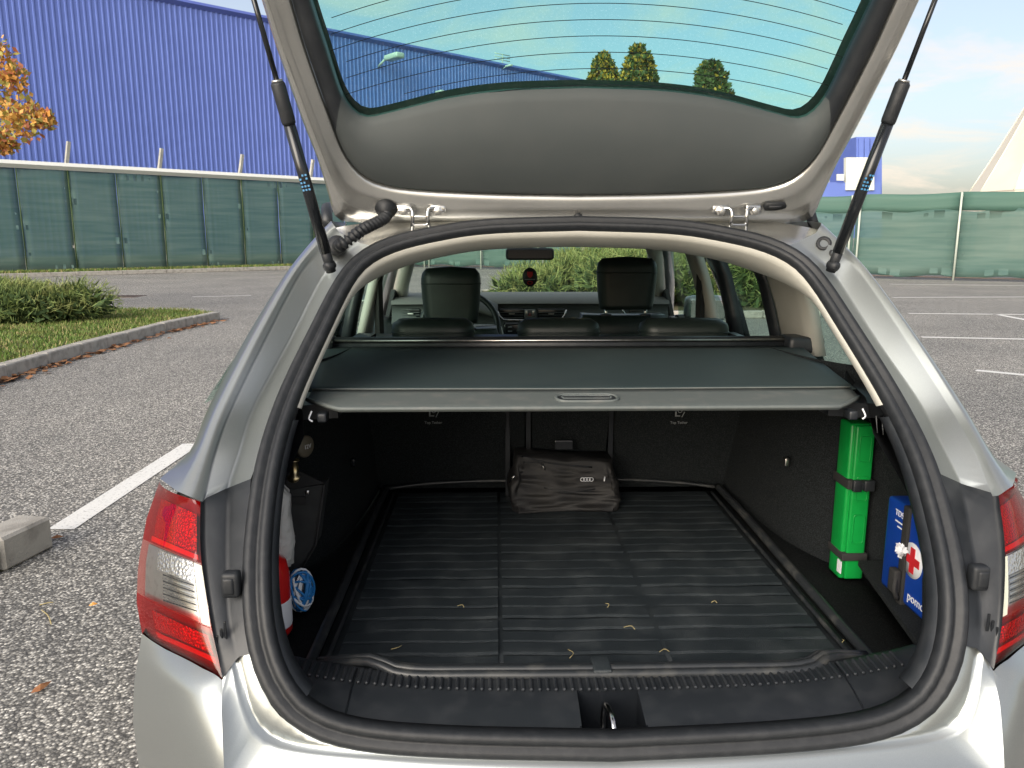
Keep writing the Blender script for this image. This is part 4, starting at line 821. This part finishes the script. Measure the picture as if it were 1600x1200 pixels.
for k in range(11):
    y0 = 26+k*25.5; P = []
    for x in np.linspace(495, 1385, 40):
        yy = y0-72+ (abs(x-940)/445)**2*82
        P.append(tg(x, yy, -.008))
    P = [p for p in P if True]
    def halfw(v): return np.interp(v, [np.dot(q-P0, dv) for q in cG[:nt_][::-1]], [abs(q[0]) for q in cG[:nt_][::-1]])
    run_ = [p for p in P if abs(p[0]) < np.interp(p[2], np.sort(cG[:nt_-14, 2]), np.abs(cG[:nt_-14, 0])[np.argsort(cG[:nt_-14, 2])])-.004 and p[2] > tg(905, 141, 0)[2]-.0-.05*(abs(p[0])/.4)**2]
    if len(run_) > 3: wires.append(tube(run_, .0007, 4))
put('heating_wires', merge(*wires), 'plastic_gloss', tgate, False)
# lower half of the gate, overhead and out of the picture
tops = [c[:1] for c in (cO, cI)]; e0_ = cOut[0]; xx = abs(e0_[0]); lowdir = np.array([0, -.94, .34]); base = np.array([0, e0_[1], e0_[2]])
put('lower_half', shell([[base+lowdir*l+np.array([a*(xx+.03*l), 0, -.02*a*a]) for a in np.linspace(-1, 1, 9)] for l in np.linspace(0, .52, 6)], (0, .03, .09)), 'silver', tgate)
put('lower_panel', shell([[base+lowdir*(l+.02)+np.array([a*(xx-.08), 0, -.03]) for a in np.linspace(-1, 1, 9)] for l in np.linspace(0, .46, 5)], (0, .005, .012)), 'trim_panel', tgate)
for x in (549,):
    pass
c = tg(1210, 321, .006); put('grommet', merge(prism(rrect(c, (1, 0, 0), dv, .050, .020, .009, 6), dn*.005), prism(rrect(c+dn*.005, (1, 0, 0), dv, .030, .008, .0035, 5), dn*.004)), 'rubber', tgate)
for s, px_ in ((-1, 657), (1, 1153)):
    p = at_y(px_, 335, 1.715); hg = empty('hinge_', p) if False else None
    arms = []
    for q in (-.026, .026):
        arms.append(tube(spline([p+[q*1.5, .0, .012], p+[q*.75, -.006, .012], p+[q*.62, -.010, -.004], p+[q*.68, -.006, -.022], p+[q*.8, .004, -.042]], 14), .0042, 8))
    hn = put('hinge', merge(*arms, tube(rrect(p+[0, -.008, -.014], (1, 0, 0), (0, 0, 1), .034, .018, .006, 4), .0035, 6, closed=True)), 'chrome', car)
    for q in (-.037, .037): put('hinge_bolt', lathe(p+[q, .006, .008], (0, -1, 0), [(.004, 0), (.011, 0), (.011, .004), (.0075, .005), (.0075, .012), (.003, .013)], 6), 'steel', hn, False); put('hinge_plate', box(p+[q*1.0, .010, .012], (.034, .006, .018), .003), 'chrome', hn)
for s in (-1, 1):
    b = rear(515, 416, -.03)*[1 if s < 0 else -1, 1, 1]; tp_ = tg(384, -45, .03)*[1 if s < 0 else -1, 1, 1]; d = tp_-b; ln_ = np.linalg.norm(d); d = d/ln_
    k = .57; q = b+d*ln_*k
    # the end of the thick tube is where the picture shows it
    best = min(np.linspace(.3, .9, 200), key=lambda t: abs(np.dot(b+d*ln_*t-CAM, np.array([0, -sp*0, 0]))+((lambda P: abs((600-F*((P[2]*cp+(P[1]*cy+P[0]*sy)*sp)/((P[1]*cy+P[0]*sy)*cp-P[2]*sp)))-128))((b+d*ln_*t-CAM)))))
    e = b+d*ln_*best; st = put('gas_strut', tube([b+d*.03, e-d*.07], .0115, 12), 'plastic_gloss', car)
    put('sleeve', tube([e-d*.075, e-d*.07, e-d*.004, e], [.0125, .0135, .0135, .011], 12), 'rubber', st); put('collar', tube([e, e+d*.004], .0105, 12), 'steel', st); put('rod', tube([e, tp_], .0048, 8), 'plastic_gloss', st)
    put('ball_socket', merge(tube([b-d*.012, b+d*.04], .0105, 10), lathe(b+[.0, -.006, 0], (-s*.4, .8, .3), [(.004, -.01), (.010, -.008), (.010, .012), (.004, .014)], 12)), 'rubber', st)
    sd_ = np.cross(d, [0, 1.0, 0]); sd_ /= np.linalg.norm(sd_)
    c0 = b+d*(ln_*best*.45); nv = np.cross(sd_, d); nv = nv if nv[1] < 0 else -nv
    pr = []
    for i in range(5):
        for j in range(3):
            if (i*7+j*3) % 5 != 4: pr.append(box(c0+d*(.007*i)+sd_*(-.006+.006*j)+nv*.0112, (.0035, .0015, .0035)))
    put('printed_marks', merge(*pr), 'blue_print', st, False)
# corrugated cable boot, left only
a, b = rear(526, 384, -.012), tg(603, 326, .012); P = spline([a, a+[.02, -.035, .004], (a+b)/2+[.01, -.045, -.006], b+[0, -.02, -.02], b], 90)
cb_ = put('cable_boot', tube(P, .0105+.0026*np.sign(np.sin(np.linspace(0, 2*math.pi*19, 90))), 12), 'rubber', car); put('boot_collar', lathe(b, dn, [(.008, -.008), (.022, -.006), (.024, .002), (.016, .008), (.010, .02)], 18), 'rubber', cb_); put('boot_base', lathe(a, (-.2, -1, .3), [(.02, -.006), (.022, .004), (.014, .012)], 16), 'rubber', cb_)
for (x, y, r_) in ((1287, 381, .016), (1303, 396, .010)):
    c = rear(x, y, -.002); put('body_plug', lathe(c, (-.3, -1, .4), [(.002, -.004), (r_, -.004), (r_, .004), (r_*.6, .006), (r_*.5, .002), (.002, .002)], 16), 'rubber', car)

# ================================================================== THINGS IN THE BOOT
zm = zf+.006
def zfloor(px, py): return at_z(px, py, zm)
tm = empty('boot_mat', (0, 1.8, zf), 'black ribbed rubber mat covering the boot floor', 'mat')
X0, X1, Y0, Y1 = -.525, .525, 1.305, 2.355
put('base_sheet', shell([[np.array([X0+(X1-X0)*a, y, zm+.004*math.sin(a*9+y*5)*.4]) for a in np.linspace(0, 1, 13)] for y in np.linspace(Y0, Y1, 9)], (0, 0, -.004)), 'mat_rubber', tm)
cols = [(-.490, -.178), (-.168, .148), (.158, .490)]; nr = 21; PAD = []
for ci, (a, b) in enumerate(cols):
    V, Fc = [], []
    q = np.linspace(a, b, 7); hh = .019; V = []
    rows = [[np.array([x, y_, z_+.0012*math.sin(x*31)]) for x in q] for y_, z_ in ((-hh-.005, 0), (-hh+.002, .0026), (hh-.002, .0026), (hh+.005, 0))]
    PAD.append(grid(rows))
for r in range(nr):
    y = Y0+.045+(Y1-Y0-.07)*r/(nr-1)
    for ci in range(3):
        V, Fc = PAD[ci]
        if r == 0: o = put('tread_pad', (V+[0, y, zm+.001], Fc), 'mat_rubber', tm, False); PAD[ci] = (V, Fc, o) if False else (V, Fc); STONE[('pad', ci)] = (o, y)
        else:
            o, y_ = STONE[('pad', ci)]; c_ = o.copy(); COL.objects.link(c_); c_.parent = tm; c_.location = o.location+Vector((0, y-y_, .0015*math.sin(r*1.7+ci)))
def rim(P, r, name='raised_rim', m='mat_rim'): put(name, tube(spline(P, 40), r, 8), m, tm)
zr_ = zm+.012
for s in (-1, 1):
    rim([(s*.535, Y0-.02, zr_), (s*.532, 1.7, zr_+.004), (s*.535, 2.1, zr_+.006), (s*.532, Y1, zr_+.004)], .011); rim([(s*.508, Y0+.03, zm+.004), (s*.507, 1.8, zm+.005), (s*.508, Y1-.02, zm+.004)], .005)
rim([(-.53, Y1, zr_+.004), (-.4, Y1+.018, zr_+.014), (-.2, Y1+.025, zr_+.02), (0, Y1+.02, zr_+.018), (.2, Y1+.025, zr_+.022), (.4, Y1+.015, zr_+.014), (.53, Y1, zr_+.002)], .0055)
Yb, zb_ = 1.284, .634
for k, (dy, dz, rr) in enumerate(((.0, .0, .007), (-.016, .006, .0075), (-.031, .003, .0085))):
    w_ = 1-.25*k
    rim([(-.512, Yb+.035+dy*.3, zb_-.012+dz), (-.455, Yb+.020+dy*.5, zb_+.002+dz), (-.405, Yb+.012+dy*.8, zb_+.012+dz), (-.345, Yb-.004+dy, zb_+.001+dz), (-.2, Yb-.008+dy, zb_+dz), (0, Yb-.010+dy, zb_+dz), (.2, Yb-.008+dy, zb_+dz), (.37, Yb-.004+dy, zb_+dz), (.42, Yb+.010+dy*.8, zb_+.010+dz), (.46, Yb+.020+dy*.5, zb_+.002+dz), (.515, Yb+.035+dy*.3, zb_-.012+dz)], rr)
put('front_lip', grid([[np.array([x, y, z+.010*(abs(x)/.52)**6]) for x in np.linspace(-.515, .515, 21)] for y, z in ((Y0+.03, zm+.001), (Y0+.012, zm+.012), (Yb+.006, zb_-.004), (Yb-.028, zb_))]), 'mat_rubber', tm)
x = at_z(938, 1072, zm)[0]; put('rim_clip', box((x, Yb-.022, zb_+.006), (.034, .05, .016), .004), 'mat_rubber', tm)
for (px, py, l) in ((611, 1021, .012), (600, 1050, .01), (890, 1035, .016), (992, 990, .012), (1120, 948, .006), (1046, 1025, .01), (949, 955, .01), (1315, 1010, .006), (725, 955, .008)):
    c = zfloor(px, py)+[0, 0, .009]; a = random.uniform(0, 3.1); put('straw', tube(spline([c, c+[math.cos(a)*l, math.sin(a)*l, .003], c+[math.cos(a+.6)*l*2, math.sin(a+.6)*l*2, 0]], 6), .0008, 4), 'dry_grass', label='thin dry straw crumb lying on the boot mat', cat='straw', group='straw crumbs on the boot mat')
# --- bag
bz = zm+.006; bl0, br0 = at_z(797, 798, bz), at_z(970, 800, bz); bx = (bl0[0]+br0[0])/2; bw_ = abs(br0[0]-bl0[0]); byy = 2.165
hb = at_y(880, 706, 2.25)[2]-bz
bagE = empty('bag', (bx, byy+.08, bz), 'dark soft zipped bag with four-ring emblem against the seat back', 'bag')
from mathutils import noise as mn
from mathutils.bvhtree import BVHTree
rows = []; NT = 34
for t in np.linspace(0, 1, NT):
    w1 = bw_*(.97+.05*math.sin(math.pi*min(1, t*1.6))-.07*max(0, t-.55)/.45); d1 = .165*(1-.30*t); cyy = byy+.085+.022*t
    q = rrect((bx, cyy, bz+hb*t), (1, 0, 0), (0, 1, 0), w1, d1, .022+.012*t, 26)
    m = []
    for a, b in zip(q, np.roll(q, -1, 0)): m += [a, (a*3+b)/4, (a+b)/2, (a+b*3)/4] if np.linalg.norm(a-b) > .03 else [a]
    L_ = np.array(m); keep = []
    for f_ in L_:
        u = (f_[0]-bx)/bw_; fr_ = 1.0 if f_[1] < cyy else .3
        rid = 1-abs(mn.noise(Vector((f_[0]*9+f_[2]*10, f_[1]*5, f_[2]*22-f_[0]*6)))*2); rid2 = 1-abs(mn.noise(Vector((f_[0]*17-f_[2]*9, 3.1+f_[1]*9, f_[2]*30)))*2)
        dy_ = -(.020*rid**2+.009*rid2**2)*(1-t)**.6*fr_+.012*math.sin(math.pi*t)*fr_*(abs(u) < .42)
        dz_ = (-.022*(u+.5)**2-.012*math.sin((u+.5)*math.pi))*t+(.006*mn.noise(Vector((f_[0]*20, f_[1]*20, 1))))*t
        keep.append(f_+np.array([.010*mn.noise(Vector((f_[2]*25, f_[1]*12, 7)))*(1-t*.5), dy_, dz_]))
    rows.append(np.array(keep))
n = min(len(r) for r in rows); rows = [spline(r, 150, closed=True) for r in rows]
V, Fc = grid(rows, closed_u=True); n = 150; V = np.vstack([V, [rows[-1].mean(0)+[0, 0, .006]]]); Fc += [((NT-1)*n+j, (NT-1)*n+(j+1) % n, NT*n) for j in range(n)]+[tuple(range(n-1, -1, -1))]
put('body', (V, Fc), 'bag', bagE)
BV = BVHTree.FromPolygons([tuple(v) for v in V], Fc)
def bagp(px, py, o=.002):
    d = ray(px, py); h_ = BV.ray_cast(Vector(CAM), Vector(d))
    return CAM+d*((h_[3] if h_[0] is not None else 2.3)-o)
put('zip', tube(spline([bagp(x, y) for x, y in ((815, 713), (850, 722), (890, 727), (925, 730))], 16), .0025, 5), 'plastic_gloss', bagE); put('pocket_seam', tube(spline([bagp(x, y) for x, y in ((850, 762), (885, 770), (930, 764))], 12), .0016, 5), 'plastic_gloss', bagE)
put('front_zip', tube(spline([bagp(x, y) for x, y in ((818, 722), (845, 724), (852, 735))], 10), .0014, 5), 'plastic_gloss', bagE)
for (x0, y0, x1, y1, mm) in ((796, 754, 804, 743, 'chrome'), (847, 725, 850, 733, 'steel'), (944, 752, 945, 745, 'white_print')): put('zip_pull', tube([bagp(x0, y0, .008), bagp(x1, y1, .008)], .0022, 6), mm, bagE)
cL = bagp(917, 749, .006)
for k in range(4):
    c = cL+[(k-1.5)*.0088, 0, 0]; put('ring', tube([c+np.array([math.cos(t)*.0058, -.001, math.sin(t)*.0056]) for t in np.linspace(0, 2*math.pi, 16, endpoint=False)], .0011, 5, closed=True), 'white_print', bagE)
# --- green warning-triangle box
ga, gb = at_y(1310, 907, 1.70), at_y(1345, 907, 1.70); gt = at_y(1330, 668, 1.70); gx = (ga[0]+gb[0])/2; gw = abs(gb[0]-ga[0]); gh = gt[2]-zf
gE = empty('triangle_case', (gx, 1.72, zf), 'tall green plastic warning triangle case strapped upright to the boot side', 'case')
put('case_body', box((gx, 1.73, zf+gh/2+.008), (gw, .06, gh), .006), 'green_box', gE); put('case_lid', box((gx+.004, 1.697, zf+gh/2+.008), (gw*.8, .012, gh*.985), .004), 'green_box', gE)
for zz_, hh_ in ((.62, .06), (.36, .07), (.87, .06)): put('moulded_panel', tube(rrect((gx+.005, 1.690, zf+gh*zz_), (1, 0, 0), (0, 0, 1), gw*.48, hh_, .006), .0012, 5, closed=True), 'green_box', gE)
zs = at_y(1338, 757, 1.69)[2]; put('strap', box((gx, 1.725, zs), (gw+.008, .082, .022), .003), 'webbing', gE); put('buckle', merge(box((gx-.012, 1.68, zs), (.020, .012, .028), .003), box((gx+.016, 1.68, zs), (.024, .012, .026), .003), box((gx, 1.679, zs), (.014, .008, .018), .002)), 'plastic', gE)
zs = at_y(1328, 870, 1.69)[2]; put('strap', box((gx, 1.725, zs), (gw+.006, .080, .018), .002), 'webbing', gE)
put('white_sticker', box((gx-gw/2-.001, 1.70, zf+.04), (.002, .02, .03)), 'white_print', gE, False)
# --- first aid box
fz0 = .667; fa = empty('first_aid_box', (.70, 1.46, fz0), 'blue first aid box with red cross strapped in the side recess', 'first aid box')
fx, fy0, fy1, fh = .648, 1.335, 1.535, at_y(1397, 773, 1.535)[2]-fz0
bm_ = box((fx+.033, (fy0+fy1)/2, fz0+fh/2), (.066, fy1-fy0, fh), .008); put('box_body', bm_, 'blue_box', fa)
pl_ = lambda px, py: at_x(px, py, fx-.0006)
xdir, ydir = np.array([0, -1.0, 0]), np.array([0, 0, 1.0])
o_ = pl_(1399, 803)+[0, 0, 0]; text('TDS', .018, o_, xdir, ydir, 'white_print', fa, th=.0004)
for k in range(2): text('prva pomoć', .010, o_-[0, 0, .018+.012*k], xdir, ydir, 'white_print', fa, th=.0004) if False else put('small_print', box(o_+[0, -.03, -.012-.010*k], (.0008, .055-.02*k, .003)), 'white_print', fa, False)
text('pomoći - HR', .026, np.array([fx-.0006, pl_(1420, 905)[1], fz0+.018]), xdir, ydir, 'white_print', fa, th=.0004)
cc = pl_(1426, 877); cc[2] = pl_(1426, 876)[2]
put('white_disc', lathe(cc, (-1, 0, 0), [(.001, 0), (.036, 0), (.036, .0008), (.001, .0008)], 28), 'white_print', fa); put('red_cross', merge(box(cc-[.0014, 0, 0], (.0012, .052, .016)), box(cc-[.0014, 0, 0], (.0013, .016, .052))), 'red_print', fa, False)
ys_ = pl_(1416, 840)[1]; put('strap', box((fx+.030, ys_, fz0+fh/2), (.072, .022, fh+.008), .003), 'webbing', fa); put('strap_knot', merge(box((fx-.014, ys_+.004, fz0+.045), (.016, .026, .05), .005), tube(spline([(fx-.012, ys_, fz0+.06), (fx-.022, ys_-.012, fz0+.035), (fx-.012, ys_-.008, fz0+.01)], 8), .005, 6)), 'webbing', fa)
put('crumpled_wrap', sprays((fx-.008, ys_-.004, fz0+fh*.56), (.008, .014, .014), 60, .014, None, wd=.4), 'white_print', fa, False)
# --- things in the left pocket
px0, YP = -.605, 1.60
pE = empty('tow_bar_pouch', (px0, 1.62, .61), 'black fabric pouch standing in the left boot recess holding the tow bar', 'pouch')
quad = [at_y(436, 768, YP), at_y(507, 757, YP), at_y(494, 850, YP), at_y(470, 890, YP), at_y(436, 900, YP)]
put('pouch_body', prism(quad, (0, .05, 0)), 'pouch', pE, False); put('velcro_strip', box(at_y(458, 782, YP-.004), (.055, .004, .017), .001), 'webbing', pE, False)
put('hem', tube([q+np.array([0, -.003, 0]) for q in quad[1:4]], .003, 5), 'webbing', pE)
put('open_flap', prism([at_y(443, 726, YP+.03), at_y(506, 755, YP), at_y(436, 768, YP)], (0, .006, 0)), 'webbing', pE, False)
c = at_y(461, 753, YP+.02); tE = empty('tow_ball', c, 'brass coloured tow ball neck sticking out of the black pouch', 'tow bar')
put('neck', lathe(c-[0, 0, .02], (0, 0, 1), [(.008, 0), (.014, .004), (.015, .016), (.012, .02), (.016, .026), (.016, .034), (.010, .038), (.008, .065), (.012, .068), (.012, .07)], 18), 'brass', tE); put('cross_pin', tube([c+[-.032, -.012, -.018], c+[.034, -.012, -.018]], .0065, 10), 'chrome', tE)
for q in (-.03, .03): put('pin_collar', tube([c+[q-.004, -.012, -.018], c+[q+.004, -.012, -.018]], .0095, 10), 'steel', tE)
rb = at_x(454, 905, -.60); rE = empty('red_bottle', (rb[0]-.04, rb[1], .605), 'red plastic bottle with white label beside the blue and white cord', 'bottle')
put('bottle_body', lathe((rb[0]-.045, rb[1]-.01, .605), (0, 0, 1), [(.002, 0), (.04, 0), (.045, .008), (.045, .13), (.04, .155), (.022, .17), (.018, .18), (.002, .18)], 24), 'red_plastic', rE); put('bottle_label', lathe((rb[0]-.045, rb[1]-.01, .605), (0, 0, 1), [(.0455, .02), (.0458, .022), (.0458, .075), (.0455, .077)], 24), 'white_print', rE)
cn = at_x(470, 922, -.60); nE = empty('cord_bundle', (cn[0], cn[1], .61), 'ball of blue and white cord next to the red bottle', 'cord')
for k in range(22):
    ax_ = rng.normal(size=3); ax_ /= np.linalg.norm(ax_); u_ = np.cross(ax_, rng.normal(size=3)); u_ /= np.linalg.norm(u_); v2 = np.cross(ax_, u_); r_ = rng.uniform(.026, .04)
    put('cord_loop', tube([cn+(u_*math.cos(t)+v2*math.sin(t))*r_*np.array([.7, .8, 1.25]) for t in np.linspace(0, 2*math.pi, 18, endpoint=False)], .0028, 5, closed=True), 'blue_cord' if k % 3 else 'white_cord', nE)
cw = at_x(447, 825, -.62); wE = empty('white_cloth', (cw[0], cw[1], cw[2]-.1), 'crumpled whitish cloth stuffed behind the boot opening trim', 'cloth')
V, Fc = lathe(cw-[.02, 0, .09], (0, 0, 1), [(.01, 0), (.03, .01), (.036, .06), (.03, .12), (.034, .16), (.01, .19)], 24); V = V+rng.normal(size=V.shape)*.003; put('cloth_body', (V, Fc), 'white_cloth', wE)
